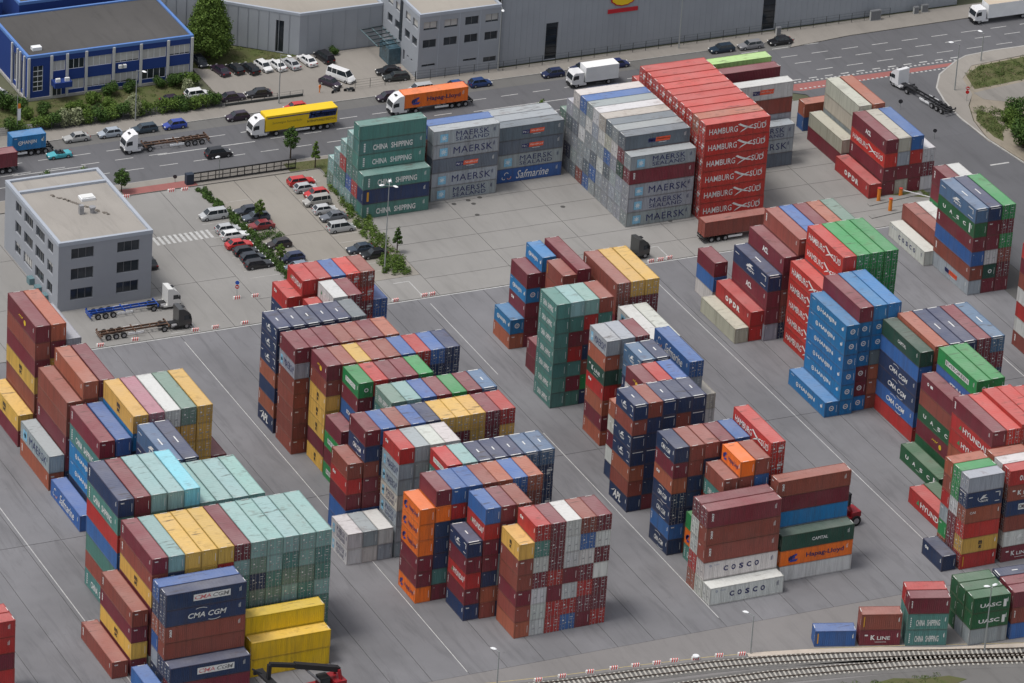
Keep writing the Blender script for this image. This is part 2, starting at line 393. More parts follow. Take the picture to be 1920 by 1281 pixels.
LV = set('HMSPFCJGBOLKUVEYNAQZDRIXWcTg')
BOXES = []      # every container: dict
def row(phrase, x, y, L, pitch, h, cols, ori='V'):
    """V: containers lie along y, stacks side by side along +x. U: containers lie along x, stacks one behind the other along +y."""
    ncol = sum(1 for c in cols if c)
    k = 0
    for ci, c in enumerate(cols):
        if not c: continue
        k += 1
        hh = h
        if '@' in c: c, a = c.split('@'); hh = float(a)
        n = None
        if '|' in c: c, a = c.split('|'); n = int(a)
        toks = c.split(); n = n or len(toks)
        cy = RND.choice(['m', 'b', 'n', 'r'])
        while len(toks) < n: toks.append(RND.choice('mmbbbrnnuetgskw') + RND.choice(['', '', 'd', 'T']))
        for lv in range(n):
            tk = toks[lv]; base = tk[0]; lvr = [q for q in tk[1:] if q in LV]; door = 'd' in tk[1:]
            z = (n - 1 - lv) * hh
            cxx = x + ci * pitch + W2 if ori == 'V' else x + LEN[L] / 2
            cyy = y + LEN[L] / 2 if ori == 'V' else y + ci * pitch + W2
            jx, jy = RND.uniform(-.025, .025), RND.uniform(-.05, .05)
            if L == 6 and ori == 'V' or True: jx *= .4
            BOXES.append(dict(x=cxx + (jx if ori == 'V' else jy), y=cyy + (jy if ori == 'V' else jx), z=z, L=L, h=hh, ori=ori, rot=0.0, c=base, lv=lvr[0] if lvr else ' ', door=door,
                              phrase=phrase, k=k, n=ncol, down=lv, tot=n))
# ---- left block, long containers
row('leftmost row below the grey office', -55.4, 61.4, 12, 2.52, 2.87, ['yZ m|2@2.7', 'mD b m yZ b b m', 'e m y b|7', 's|6'])
row('brown row near the left edge', -55.8, 47.05, 12, 2.60, 2.9, ['sM eT|2', 'b b mT m n|5', 'eT b|6', 'm|6'])
row('row behind the teal-roofed rows', -52.85, 34.3, 12, 2.60, 2.85, ['mT tC jJ jJ n|5', 'u m|5'])
row('ground beside the maroon-and-blue stacks', -55.9, 33.75, 12, 2.5, 2.7, ['uF|1'])
row('yellow-ended row at left', -47.6, 34.5, 12, 2.55, 2.93, ['yZd j|6', 'zd|6', 'wd yd|6', 'xd yd yd y|6', 'yd yd yd y|6', 'm|3'])
row('row hidden behind teal roofs', -52.6, 20.9, 12, 2.52, 2.84, ['m|4', 'm|4', 'qN nN|6', 'nN|6'])
row('second teal-roofed row at left', -60.6, 7.2, 12, 2.53, 2.86, ['nT tC r u t b tC', 'm m|7', 'l t|7', 'l|7', 'a t|7', 'l|6@2.9', 'l|6@2.9', 'l|6@2.9', 'l|6@2.9'])
row('front row of teal doors', -61.1, -7.3, 12, 2.495, 2.614, ['mT bT yZ m|7', 'l nT|7', 'y y|7', 'y y|7', 'y r|7', 'md ld td td|7', 'ld xd nd xd td t|7', 'ld ld td xd td t|7', 'ld td xd ld td t|7', 'ld ld xd td td t|7', 'ld td td ld td td td'])
row('low stack left of teal doors', -63.9, -7.3, 12, 2.5, 2.6, ['bT mT yZ m'])
row('ground at the bottom left corner', -66.7, -7.3, 12, 2.5, 2.7, ['bT'])
row('foot of the navy pair', -64.5, -15.0, 6, 2.5, 2.59, ['u'])
row('navy stacks at the bottom left', -61.3, -15.62, 12, 2.5, 2.62, ['nBd m|2', 'nBd nGd bTd b nd n|6', 'ud nd ed u|6'], 'U')
row('two vivid yellow stacks', -48.1, -13.4, 12, 2.5, 2.8, ['Y Y', 'Y Y Y'], 'U')
row('red stack cut by left border', -93.8, -8.2, 12, 2.5, 2.6, ['rT rT m r m|5', 'r m|5'], 'U')
# ---- centre-left block, short containers
row('red row nearest the car park', -6.9, 66.8, 6, 2.45, 2.587, ['rY hR|7', 'r|7', 'u|7', 'hHd hHd hHd|7', 'bHd hHd mHd hd|7', 'ud ud nd|5'])
row('corner of the reddish row', -9.35, 66.9, 6, 2.45, 2.587, ['rW nN|6'])
row('short row with the white container', -7.1, 60.0, 6, 2.46, 2.587, ['r|6', 'wY m|7', 'md|7'])
row('row with white roof dashes', -16.9, 53.1, 6, 2.48, 2.587, ['nN nN nN eT n eT nA', 'nN|7', 'nN|7', 'nN|7', 'nN|7', 'kd bd|7'])
row('maroon row behind the office yard', -16.9, 45.9, 6, 2.46, 2.585, ['mT sM bT b bT b bT', 'md md s m|7', 'm|7', 'b|7', 'b|7', 'm|7', 'ed|7'])
row('row with three yellow sides', -14.6, 39.2, 6, 2.442, 2.587, ['mD bT yZ yZ yZ m yZ', 'b|7', 'y|7', 'b|7', 'b|7', 'u|7', 'rd md nd md|7', 'ud nd nd nd|7', 'nd nd nd nd|7'])
row('row led by the green container', -12.3, 32.6, 6, 2.46, 2.587, ['gE mT uI n|7', 'r|7', 'm|7', 'm|7', 'g|7'])
row('low stack beside the green container', -14.8, 32.5, 6, 2.46, 2.6, ['m gE m gE'])
row('row led by grey-green and teal', -10.1, 25.4, 6, 2.48, 2.587, ['xC tC|7', 'l|7', 'u|7', 'm|7', 'g|7', 'm|7', 'qN|7'])
row('ten-stack row with yellow roofs', -17.36, 18.3, 6, 2.43, 2.587, ['mT nG b mT m u m', 'u nd|7', 'b|7', 'u|7', 'n|7', 'yd|7', 'yd md|7', 'yd yd yd|7', 'md md|7', 'rd yd m|7'])
row('stack left of yellow-roofed row', -19.95, 18.4, 6, 2.46, 2.6, ['bT rW m u u'])
row('row of light grey sides', -14.84, 11.6, 6, 2.45, 2.587, ['rW sM sM pS sS s s', 's s s s|7', 'w s|7', 'w s|7'])
row('low grey group in the centre', -22.45, 11.7, 6, 2.45, 2.6, ['wS wS', 's w', 'w s'])
row('row ending in navy doors', -10.3, 4.8, 6, 2.49, 2.587, ['rE tC|7', 'l|7', 'nN|7', 'nN|7', 'nN|7', 'qNd nHd nd nHd|7', 'qNd nHd nd nHd nd nHd|7'])
row('row behind the orange stack', -14.9, -1.75, 6, 2.42, 2.587, ['m o n n n t m', 'uT rT n|7', 'u|7', 'b|7', 'e|7', 'ud nd nd|7', 'ed bd nd nd|7'])
row('orange and maroon corner stack', -17.45, -1.85, 6, 2.46, 2.59, ['oL oL oL mT mT oL'])
row('row with the blue-topped stack', -10.4, -8.9, 6, 2.46, 2.587, ['u rY mT mT n e b', 'mT mT|7', 'bd|7'])
row('stack left of the blue-topped stack', -12.95, -8.8, 6, 2.46, 2.6, ['nN mT rY mT nT'])
row('front row of white and maroon doors', -8.1, -15.75, 6, 2.425, 2.583, ['yZ bT b mT b e', 'rWd td wd md wd wd wd', 'md md md rd m rd rd', 'wd wd wd m wd rd ud', 'bd ud wd md rd md m', 'md wd md w md md rd'])
# ---- centre-right block
row('ground near the middle lane', 29.7, 67.3, 6, 2.46, 2.6, ['jJ eT'])
row('back left of the middle block', 32.1, 67.2, 6, 2.46, 2.59, ['m jJ mW m m', 'jJ m|6'])
row('low maroon stack by teal tower', 29.8, 55.2, 6, 2.46, 2.6, ['mT m'])
row('red-brown stack behind the teal tower', 35.0, 60.5, 6, 2.46, 2.57, ['bg b m|6'])
row('long maroon stack near the dark cab', 37.5, 60.5, 12, 2.5, 2.68, ['m n|6'])
row('block with two yellow roofs', 41.1, 53.7, 12, 2.5, 2.72, ['bTd bTd m|6', 'yd md m|6', 'yd md m|6'])
row('teal tower of the middle block', 27.3, 46.9, 6, 2.45, 2.587, ['tC tC tC tC tC tC tC', 'l t m r t m t', 'l r m|7', 'b t r|7'])
row('grey-topped stacks in the middle', 29.3, 33.3, 6, 2.46, 2.587, ['sM eT dK rW eT mT eT', 's s|7', 'md|7'])
row('pair of white roofs in the middle', 40.7, 40.0, 12, 2.5, 2.66, ['wS|5', 'w|5'])
row('tall blue stack by the lane', 39.9, 25.9, 12, 2.5, 2.75, ['uFd sd sd n|6'])
row('low beige stack by the lane', 42.45, 25.9, 12, 2.5, 2.6, ['pd wd s w'])
row('two grey-blue roofs mid block', 31.55, 25.9, 6, 2.5, 2.587, ['qN qN nT|7', 'nN|7'])
row('maroon, red and blue roofs', 28.6, 19.1, 6, 2.5, 2.587, ['mD w n|7', 'r|7', 'u|7'])
row('narrow stack left of maroon roof', 26.1, 19.1, 6, 2.5, 2.6, ['eT wK mT w n'])
row('navy and brown front by the lane', 23.95, 12.9, 6, 2.43, 2.6, ['nN bT nN nN eT b nA', 'b n n nN n n m', 'nN nN n n|7', 'n b n|7', 'nN nN n|7'])
row('row with arcs on blue sides', 23.9, -1.0, 6, 2.5, 2.575, ['nG mT eW nGd nGd uT nG', 'b b n n n|7', 'b n|7', 'm|7', 'u|7'])
row('row with the single orange top', 31.2, -7.95, 6, 2.5, 2.587, ['oL b|7', 'b u|7'])
row('brown and teal stack', 28.7, -7.9, 6, 2.46, 2.59, ['bT tC b|6'])
row('small stack behind the white containers', 26.0, -8.2, 6, 2.5, 2.6, ['g oL tC'])
row('tall bright red stack', 36.6, -6.9, 12, 2.5, 2.83, ['hHd hHd m|7'])
row('low red stack behind bright red', 39.6, -4.5, 12, 2.5, 2.6, ['r m r'])
row('white and maroon stacks, bottom centre', 23.1, -16.55, 12, 2.5, 2.9, ['wOd', 'mTd bT bT wOd wd', 'md wd wd rd ed'], 'U')
row('stacks with green and orange sides', 36.0, -13.65, 12, 2.5, 2.59, ['dX oL w', 'bT m j s n|6'], 'U')
# ---- right block
row('beige container on the ground', 65.1, 57.6, 12, 2.5, 2.65, ['p'])
row('red pair beside the beige container', 67.65, 57.6, 12, 2.5, 2.62, ['rR r'])
row('stepped stacks at centre right', 70.0, 57.0, 12, 2.5, 2.9, ['nN mQ m s', 'mQ m|5', 'bT|6', 'u|6', 'm|6', 'e|6', 'x|6'])
row('short stack behind the red pair', 67.6, 70.7, 6, 2.5, 2.6, ['m u w'])
row('bright red lettered stacks at right', 73.1, 43.8, 12, 2.5, 2.9, ['hH hH hH hH hH', 'hH hH|7', 'gd gd gd|7', 'gd gd gd|7', 'gd gd gd|7'])
row('blue stacks at right of centre', 71.95, 30.95, 12, 2.5, 2.59, ['m jJ jJ jJ mJ mJ jJ', 'j jJ jJ|7', 'j j|7'])
row('mid-blue lettered stack', 69.45, 30.3, 12, 2.5, 2.63, ['jJ jJ jJ jJ jJ jJ'])
row('ground beside the mid-blue stack', 67.0, 30.4, 12, 2.5, 2.65, ['jJ'])
row('green-topped blue stack', 76.1, 18.65, 12, 2.5, 2.63, ['dX u nG nG uG r'])
row('five roofs behind the green one', 78.65, 18.6, 12, 2.5, 2.74, ['e|6', 'nN|6', 'nN|6', 'md md|6', 'qNd md nd nd|6'])
row('stack topped bright green', 78.4, 5.1, 12, 2.5, 2.85, ['gE uI|6', 'g|6'])
row('five-high maroon stack at right', 75.85, 5.0, 12, 2.5, 2.6, ['mW b DU mD D'])
row('green container lying in the lane', 71.9, 2.5, 12, 2.5, 2.65, ['DU'])
row('low green container at right', 69.0, -9.9, 12, 2.5, 2.65, ['D'])
row('red container lying in lane', 66.5, -10.1, 12, 2.5, 2.65, ['rY'])
row('maroon-topped row at right', 71.5, -11.8, 12, 2.46, 2.587, ['mT rY rY e m r m', 'hd|7', 'hd|7@2.66', 'hd|7@2.66', 'h|7'])
row('grey and navy stack, lower right', 63.65, -19.15, 6, 2.46, 2.585, ['sd nNd ecd hd yZd rgd', 'gd gd wd md md md', 'e b r|6'], 'U')
row('red stack at the right border', 70.6, -19.25, 6, 2.46, 2.585, ['rRd bKd nBd bd wNd mKd', 'w|6', 'e b|6'], 'U')
row('navy container on the ground', 60.7, -18.8, 6, 2.5, 2.6, ['nW'])
row('stack at the right border', 108.2, 31.3, 12, 2.5, 2.6, ['rR m b w r w bT', 'm r w|7'])
row('stack with spaced white letters', 109.8, 61.0, 12, 2.52, 2.61, ['qN DU mT u bT sP', 'nN mT m wd dE m', 'gd md gd bd md m'])
row('maroon and white stacks, upper right', 115.8, 73.5, 12, 2.5, 2.87, ['mT m|4', 'w m|4'])
row('ground left of the grey-blue stack', 108.1, 72.9, 12, 2.5, 2.65, ['wO'])
row('low brown stack at upper right', 110.75, 73.6, 12, 2.5, 2.6, ['b b', 'w s'])
# ---- upper right, by the side road
row('two-high white and maroon stack', 112.8, 111.2, 12, 2.5, 2.6, ['p m'])
row('white and rust stacks, upper right', 115.6, 111.3, 12, 2.6, 2.8, ['p p|4', 'e e|4'])
row('maroon-sided stacks by the road', 114.3, 99.0, 12, 2.46, 2.6, ['mQ hH mT m', 'p s m p', 'u r m m', 'wd md w'])
row('ground beside the orange posts', 111.6, 98.7, 12, 2.5, 2.65, ['rR'])
row('orange over blue by the road', 113.6, 126.4, 6, 2.5, 2.6, ['e uP'], 'U')
# ---- upper middle
row('teal stepped stack by car park', 26.2, 117.9, 12, 2.47, 2.65, ['tC ng tC', 't tC tC td rd td', 'ld td td ud ld', 'ld rd td ld', 'ld td ld', 'ld xd'], 'U')
row('grey lettered stack facing the yard', 39.8, 120.4, 12, 2.47, 2.6, ['sS sM kP sM sS', 'u|5', 's|4'], 'U')
row('slate stack right of grey one', 53.4, 123.4, 12, 2.47, 2.6, ['kP kP sS uF', 's|4', 's|4'], 'U')
row('large grey stepped block', 67.1, 101.5, 12, 2.47, 2.6,
    ['sSd mTd sMd sSd sMd', 'kPd md dd sd sd sd', 'sd wd sd sd sd sd', 'kd pd ud kd sd sd', 'pd wd sd wd sd sd', 'wd sd sd kd ud sd', 'sd wd sd sd kd ud', 'ud sd wd sd sd bd', 'wd sd kd sd sd kd', 'sd kd sd nd sd', 'xd sd sd kd'], 'U')
row('bright red block, upper middle', 80.1, 100.3, 12, 2.51, 2.92,
    ['hHd hHd hHd hHd hHd hHd', 'eHd hHd hHd|6', 'hHd hHd hHd|6', 'hHd hHd hHd|6', 'hHd hHd|6', 'hHd hHd|6', 'hHd hHd|6', 'hHd hHd|6', 'hHd hHd|6', 'hHd hHd|6', 'hHd|5'], 'U')
row('low grey stack behind red block', 93.2, 114.9, 12, 2.5, 2.6, ['sS sM k'], 'U')
row('white-roofed stack behind red block', 93.8, 117.7, 12, 2.5, 2.9, ['wP b s s s'], 'U')
row('maroon stack behind red block', 94.4, 123.8, 12, 2.5, 2.9, ['m|5'], 'U')
row('lime roof behind red block', 94.9, 128.0, 12, 2.5, 2.9, ['G|5'], 'U')
# ---- bottom right, along the concrete kerb
def turned(phrase, x, y, deg, L, h, depth):
    """a U stack turned by deg about its front left corner"""
    n0 = len(BOXES); row(phrase, 0, 0, L, 2.5, h, depth, 'U'); a = R(deg)
    for b in BOXES[n0:]:
        bx, by = b['x'], b['y']; b['x'] = x + bx * math.cos(a) - by * math.sin(a); b['y'] = y + bx * math.sin(a) + by * math.cos(a); b['rot'] = a
turned('ground at bottom right', 32.3, -32.1, -17.4, 6, 2.6, ['ug'])
turned('two-high stack by the kerb', 38.7, -34.0, -17.4, 6, 2.6, ['bg mK'])
turned('teal-based stack by the kerb', 45.1, -36.3, -17.2, 6, 2.66, ['mT tC tC', 'r t t'])
turned('grey-based green stacks, bottom right', 53.9, -39.3, -3.6, 6, 2.62, ['DV DV s', 'D D s', 'D D D'])
turned('stacks at bottom right corner', 60.5, -39.7, -3.6, 6, 2.62, ['m bT u', 'm m|3', 'nN m|3'])

# ------------------------------------------------------------------ which containers show largest from the camera (level of detail only)
def corners(b):
    hl = LEN[b['L']] / 2; hx, hy = (W2, hl) if b['ori'] == 'V' else (hl, W2); ca, sa = math.cos(b['rot']), math.sin(b['rot'])
    o = []
    for z in (b['z'], b['z'] + b['h']):
        for sx, sy in ((-1, -1), (1, -1), (1, 1), (-1, 1)):
            lx, ly = sx * hx, sy * hy; o.append((b['x'] + lx * ca - ly * sa, b['y'] + lx * sa + ly * ca, z))
    return np.array(o)
def visible_areas():
    Wp, Hp = 960, 640; F = 190.5003 / 36 * Wp; zb = np.full((Hp, Wp), 1e9); ib = np.full((Hp, Wp), -1, int)
    P = np.array(CAM_POS); B = np.array([CR, CU, CF])
    for i, b in enumerate(BOXES):
        q = (corners(b) - P) @ B.T; sx = Wp / 2 + F * q[:, 0] / q[:, 2]; sy = Hp / 2 - F * q[:, 1] / q[:, 2]; d = q[:, 2]
        for f in ((4, 5, 6, 7), (0, 1, 5, 4), (3, 0, 4, 7)):
            X = sx[list(f)]; Y = sy[list(f)]; D = d[list(f)]
            x0, x1 = max(0, int(X.min())), min(Wp - 1, int(X.max()) + 1); y0, y1 = max(0, int(Y.min())), min(Hp - 1, int(Y.max()) + 1)
            if x1 <= x0 or y1 <= y0: continue
            gx, gy = np.meshgrid(np.arange(x0, x1) + .5, np.arange(y0, y1) + .5)
            ar = sum(X[k] * Y[(k + 1) % 4] - X[(k + 1) % 4] * Y[k] for k in range(4)); s = 1 if ar > 0 else -1
            inn = np.ones(gx.shape, bool)
            for k in range(4):
                j = (k + 1) % 4; inn &= s * ((X[j] - X[k]) * (gy - Y[k]) - (Y[j] - Y[k]) * (gx - X[k])) >= 0
            A = np.c_[X[:3], Y[:3], np.ones(3)]
            try: co = np.linalg.solve(A, D[:3])
            except np.linalg.LinAlgError: continue
            z = co[0] * gx + co[1] * gy + co[2]; sub = zb[y0:y1, x0:x1]; upd = inn & (z < sub - .02)
            sub[upd] = z[upd]; ib[y0:y1, x0:x1][upd] = i
    cnt = np.bincount(ib[ib >= 0], minlength=len(BOXES)); return cnt
AREA = visible_areas()
order = np.argsort(-AREA, kind='stable'); BIG = set(int(i) for i in order[:300])

# ------------------------------------------------------------------ containers
def jitter(c, rnd, k=.10):
    s = 1 + rnd.uniform(-k, k); return tuple(max(.004, min(.9, v * s * (1 + rnd.uniform(-.04, .04)))) for v in c)
KM = {}
def kmesh(L, part):
    if (L, part) not in KM:
        KM[(L, part)] = KITS[L][part].mesh('container_' + part.rstrip('lrb'), [P_OBJR if part == 'roof' else M_STEEL if part.endswith('b') else P_OBJ])
    return KM[(L, part)]
PM = {}
def side_pos(p, L): return [(-W2 - .012, LEN[L] / 2 - u, v) for u, v in p.v]
def end_pos(p, L): return [(-W2 + u, -LEN[L] / 2 - .012, v) for u, v in p.v]
def roof_pos(p, L): return [(-W2 + u, -LEN[L] / 2 + v, HB + .012) for u, v in p.v]
def prints(L, lv, door):
    k = (L, lv, door)
    if k not in PM:
        out = []
        for p, pos, nm in ((livery(lv, LEN[L]), side_pos, 'side'), (endprint(lv, door), end_pos, 'end'), (roofprint(lv, LEN[L]), roof_pos, 'roof')):
            if not p.f: out.append(None); continue
            out.append((pos(p, L), p.f, p.c))
        PM[k] = out
    return PM[k]
# the boxed white panel keeps its dark half of the name
def livery_fix():
    base = livery
    def f(k, L):
        p = base(k, L)
        if k == 'B': p.text('CGM', .58 * L, 1.12, .785 * L, 1.80, BLK, .03, .2)
        return p
    return f
livery = livery_fix()
LM = {}
def letter_mesh(L, lv, door, which, flip):
    k = (L, lv, door, which, flip)
    if k not in LM:
        d = prints(L, lv, door)[which]
        if d is None: LM[k] = None
        else:
            v, f, c = d
            if flip and which == 1: v = [(-a, -b, z) for a, b, z in v]
            m = MB(); m.v = list(v); m.f = list(f); m.c = list(c); m.m = [0] * len(f)
            LM[k] = m.mesh('container_lettering', M_FLAT)
    return LM[k]
ORD = ['topmost', 'second down', 'third down', 'fourth down', 'fifth down', 'sixth down', 'bottom']
NTH = ['first', 'second', 'third', 'fourth', 'fifth', 'sixth', 'seventh', 'eighth', 'ninth', 'tenth', 'eleventh', 'twelfth']
def label_of(b):
    c = CN[b['c']]; s = 'short' if b['L'] == 6 else 'long'
    if b['tot'] == 1: lv = ''
    elif b['down'] == 0: lv = ', topmost'
    elif b['down'] == b['tot'] - 1: lv = ', bottom'
    else: lv = ', ' + ORD[b['down']]
    if b['n'] == 1: col = ''
    elif b['ori'] == 'V': col = ', ' + ('leftmost stack' if b['k'] == 1 else 'rightmost stack' if b['k'] == b['n'] else NTH[b['k'] - 1] + ' stack from left')
    else: col = ', ' + ('frontmost stack' if b['k'] == 1 else 'rearmost stack' if b['k'] == b['n'] else NTH[b['k'] - 1] + ' stack from front')
    pre = ' in ' if not b['phrase'].startswith('ground') else ' on '
    if b['n'] == 1 or b['tot'] == 1 and b['n'] == 1: pre = ', ' if not b['phrase'].startswith('ground') else ' on '
    t = f"{c} {s} container{lv}{col}{pre}{b['phrase']}"
    ws = t.split()
    if len(ws) > 16: t = t.replace(' stack from left', ' from left').replace(' stack from front', ' from front')
    ws = t.split()
    if len(ws) > 16: t = t.replace(' container', '', 1)
    return t
small = dict(v=[], f=[], m=[], c=[], n=0)
def add_small(V, F, mi, cols):
    b = small['n']; small['v'].append(V); small['n'] += len(V)
    for q in F: small['f'].append(tuple(b + i for i in q))
    small['m'] += [mi] * len(F); small['c'] += cols
GROUP = 'shipping containers stacked in the yard'
for i, b in enumerate(BOXES):
    L = b['L']; col = jitter(PC[b['c']], RND); rz = b['rot'] + (math.pi / 2 if b['ori'] == 'U' else 0); flip = b['ori'] == 'U'
    sz = b['h'] / HB; shown = AREA[i]; fcol = tuple(v * .72 + .12 * w_ for v, w_ in zip(col, (.20, .12, .08)))
    if i in BIG:
        t = empty('shipping_container', (b['x'], b['y'], b['z']), rz, label_of(b), 'container', GROUP); t.scale = (.986, .996, sz * .985)
        obj('frame', kmesh(L, 'frame'), t, color=fcol)
        obj('side_panel', kmesh(L, 'side'), t, color=col); obj('side_panel', kmesh(L, 'side'), t, rz=math.pi, color=col)
        obj('roof_panel', kmesh(L, 'roof'), t, color=col)
        ds = b['door'] != flip and b['door'] or (flip and not b['door'])     # True: doors at local -Y
        near = math.pi if flip else 0.0
        dr = near if b['door'] else near + math.pi
        for nm in ('doorl', 'doorr'):
            d = obj('door', kmesh(L, nm), t, rz=dr, color=tuple(v * .95 for v in col))
            if b['door']: obj('locking_bars', kmesh(L, nm + 'b'), d, color=(.4, .4, .4))['kind'] = 'stuff'
        obj('end_panel', kmesh(L, 'end'), t, rz=dr + math.pi, color=col)
        for wch, nm in ((0, 'side_lettering'), (1, 'end_marks'), (2, 'roof_marks')):
            if wch == 2 and b['down'] > 0: continue
            me = letter_mesh(L, b['lv'], b['door'], wch, flip)
            if me and (wch != 0 or b['lv'] != ' '): obj(nm, me, t)['kind'] = 'stuff'
        continue
    # all the others: real geometry too, joined
    c4 = (*col, 1.0)
    M = Matrix.Translation((b['x'], b['y'], b['z'])) @ Matrix.Rotation(rz, 4, 'Z') @ Matrix.Diagonal((.986, .996, sz * .985, 1))
    def put(part, rot, mi, cc):
        k = KITS[L][part]; A = np.array(k.v); MM = np.array(M @ Matrix.Rotation(rot, 4, 'Z'))
        add_small(A @ MM[:3, :3].T + MM[:3, 3], k.f, mi, [cc] * len(k.f))
    if shown < 4:
        hl = LEN[L] / 2; bx = MB().box(-W2, -hl, 0, W2, hl, HB); A = np.array(bx.v); MM = np.array(M)
        add_small(A @ MM[:3, :3].T + MM[:3, 3], bx.f, 0, [c4] * len(bx.f)); continue
    near = math.pi if flip else 0.0
    put('frame', 0, 0, fcol + (1.0,)); put('side', 0, 0, c4); put('side', math.pi, 0, c4); put('roof', 0, 1, c4)
    if b['door']:
        for nm in ('doorl', 'doorr'): put(nm, near, 0, c4); put(nm + 'b', near, 0, (.30, .30, .31, 1.0))
        put('end', near + math.pi, 0, c4)
    else: put('end', near, 0, c4); put('end', near + math.pi, 0, c4)
    for wch in (0, 1, 2):
        if wch == 2 and b['down'] > 0 or wch == 0 and b['lv'] == ' ': continue
        d = prints(L, b['lv'], b['door'])[wch]
        if d is None: continue
        v, f, c = d; A = np.array(v)
        if flip and wch == 1: A = A * np.array([-1, -1, 1])
        MM = np.array(M); add_small(A @ MM[:3, :3].T + MM[:3, 3], f, 2, [(*q, 1.0) for q in c])
me = bpy.data.meshes.new('stacked_containers'); V = np.vstack(small['v']); me.from_pydata(V.tolist(), [], small['f'])
for m_ in (P_ATT, P_ATTR, M_FLAT): me.materials.append(m_)
me.polygons.foreach_set('material_index', small['m'])
at = me.attributes.new('Col', 'FLOAT_COLOR', 'FACE'); at.data.foreach_set('color', np.array(small['c'], dtype=np.float32).ravel()); me.update()
tag(obj('stacked_containers', me), 'mass of smaller and mostly hidden shipping containers packed inside the yard stacks', 'containers', None, 'stuff')

# ------------------------------------------------------------------ ground, yard slabs, roads
M_GROUND = mat('rough_ground', (.10, .105, .07), .95, .1, 0, .4, .05, .6, 1.0)
M_JOINT = mat('slab_joint', (.10, .098, .096), .95, .1)
def concrete(name, col, dirt=.35, stain=.5):
    m = bpy.data.materials.new(name); m.use_nodes = True; t = m.node_tree; L = t.links; b = t.nodes['Principled BSDF']; b.inputs['Roughness'].default_value = .88; b.inputs['Specular IOR Level'].default_value = .2
    g = t.nodes.new('ShaderNodeNewGeometry'); oi = t.nodes.new('ShaderNodeObjectInfo')
    def noise(sc, det, r=.6, vec=None, dist=0):
        n = t.nodes.new('ShaderNodeTexNoise'); n.inputs['Scale'].default_value = sc; n.inputs['Detail'].default_value = det; n.inputs['Roughness'].default_value = r; n.inputs['Distortion'].default_value = dist; L.new(vec or g.outputs['Position'], n.inputs['Vector']); return n.outputs['Fac']
    def rng(v, a, c, o0=0.0, o1=1.0):
        r = t.nodes.new('ShaderNodeMapRange'); r.inputs[1].default_value = a; r.inputs[2].default_value = c; r.inputs[3].default_value = o0; r.inputs[4].default_value = o1; L.new(v, r.inputs[0]); return r.outputs[0]
    def mix(f, A, B):
        x = t.nodes.new('ShaderNodeMix'); x.data_type = 'RGBA'
        L.new(f, x.inputs[0])
        for v, i in ((A, 6), (B, 7)):
            if isinstance(v, tuple): x.inputs[i].default_value = (*v, 1)
            else: L.new(v, x.inputs[i])
        return x.outputs[2]
    mp = t.nodes.new('ShaderNodeMapping'); mp.inputs['Scale'].default_value = (.55, .07, 1); L.new(g.outputs['Position'], mp.inputs['Vector'])
    c = mix(rng(noise(.045, 4), .35, .65), tuple(v * (1 - dirt * .5) for v in col), tuple(v * 1.06 for v in col))
    c = mix(rng(oi.outputs['Random'], 0, 1, 0, .22), c, tuple(v * .72 for v in col))
    c = mix(rng(noise(1.0, 5, .7, mp.outputs[0], .6), .50, .74, 0, stain), c, tuple(v * .42 for v in col))       # tyre tracks run along the lanes
    c = mix(rng(noise(.30, 8, .8), .62, .72, 0, stain), c, tuple(v * .32 for v in col))                          # oil and rubber
    c = mix(rng(noise(1.1, 7, .8), .63, .70, 0, .65 * min(1, stain * 2)), c, (.04, .038, .038))
    c = mix(rng(noise(4.0, 3), .3, .7, 0, .12), c, tuple(v * .6 for v in col))
    L.new(c, b.inputs['Base Color']); return m
M_YARD = concrete('yard_concrete', (.200, .199, .210), .5, .48)
M_YARD2 = concrete('driveway_concrete', (.27, .262, .25), .25, .22)
M_ASPH = concrete('asphalt', (.122, .122, .130), .2, .28)
M_ASPH2 = concrete('worn_asphalt', (.15, .147, .142), .2, .3)
M_PAVE = concrete('footway', (.27, .25, .225), .25, .25)
M_REDP = concrete('red_paving', (.30, .12, .11), .2, .2)
M_KERB = mat('kerb_stone', (.38, .37, .35), .9, .2, 0, .2, .5)
M_LINE = mat('road_paint', (.46, .46, .45), .8, .2, 0, .28, 1.5)
M_YLINE = mat('yellow_line_paint', (.45, .36, .16), .8, .2, 0, .3, 1.5)
M_GRAVEL = concrete('gravel', (.16, .155, .15), .3, .4)
M_EARTH = concrete('bare_earth', (.28, .245, .195), .4, .55)
M_GRASS = mat('grass_ground', (.065, .085, .028), .95, .1, 0, .45, .25, .8, 3.0, dark=(.11, .095, .055))
def sheet(name, pts, z, m, label=None):
    mb = MB(); mb.poly([(x, y, z) for x, y in pts], 0); o = mb.build(name, m); tag(o, label, None, None, 'structure'); return o
def slab_sheet(name, pts, z0, z1, m):
    a = sum(pts[i][0] * pts[(i + 1) % len(pts)][1] - pts[(i + 1) % len(pts)][0] * pts[i][1] for i in range(len(pts)))
    if a < 0: pts = pts[::-1]
    o = MB().prism(pts, z0, z1).build(name, m); return tag(o, kind='structure')
sheet('ground', [(-2500, -1500), (2500, -1500), (2500, 4000), (-2500, 4000)], -.16, M_GROUND)
yard = sheet('yard_pavement', [(-140, -60), (122.6, -60), (122.6, 88.2), (-140, 88.2)], -.05, M_JOINT, 'dark jointing bed under the concrete slabs of the container yard')
SLABS = {}
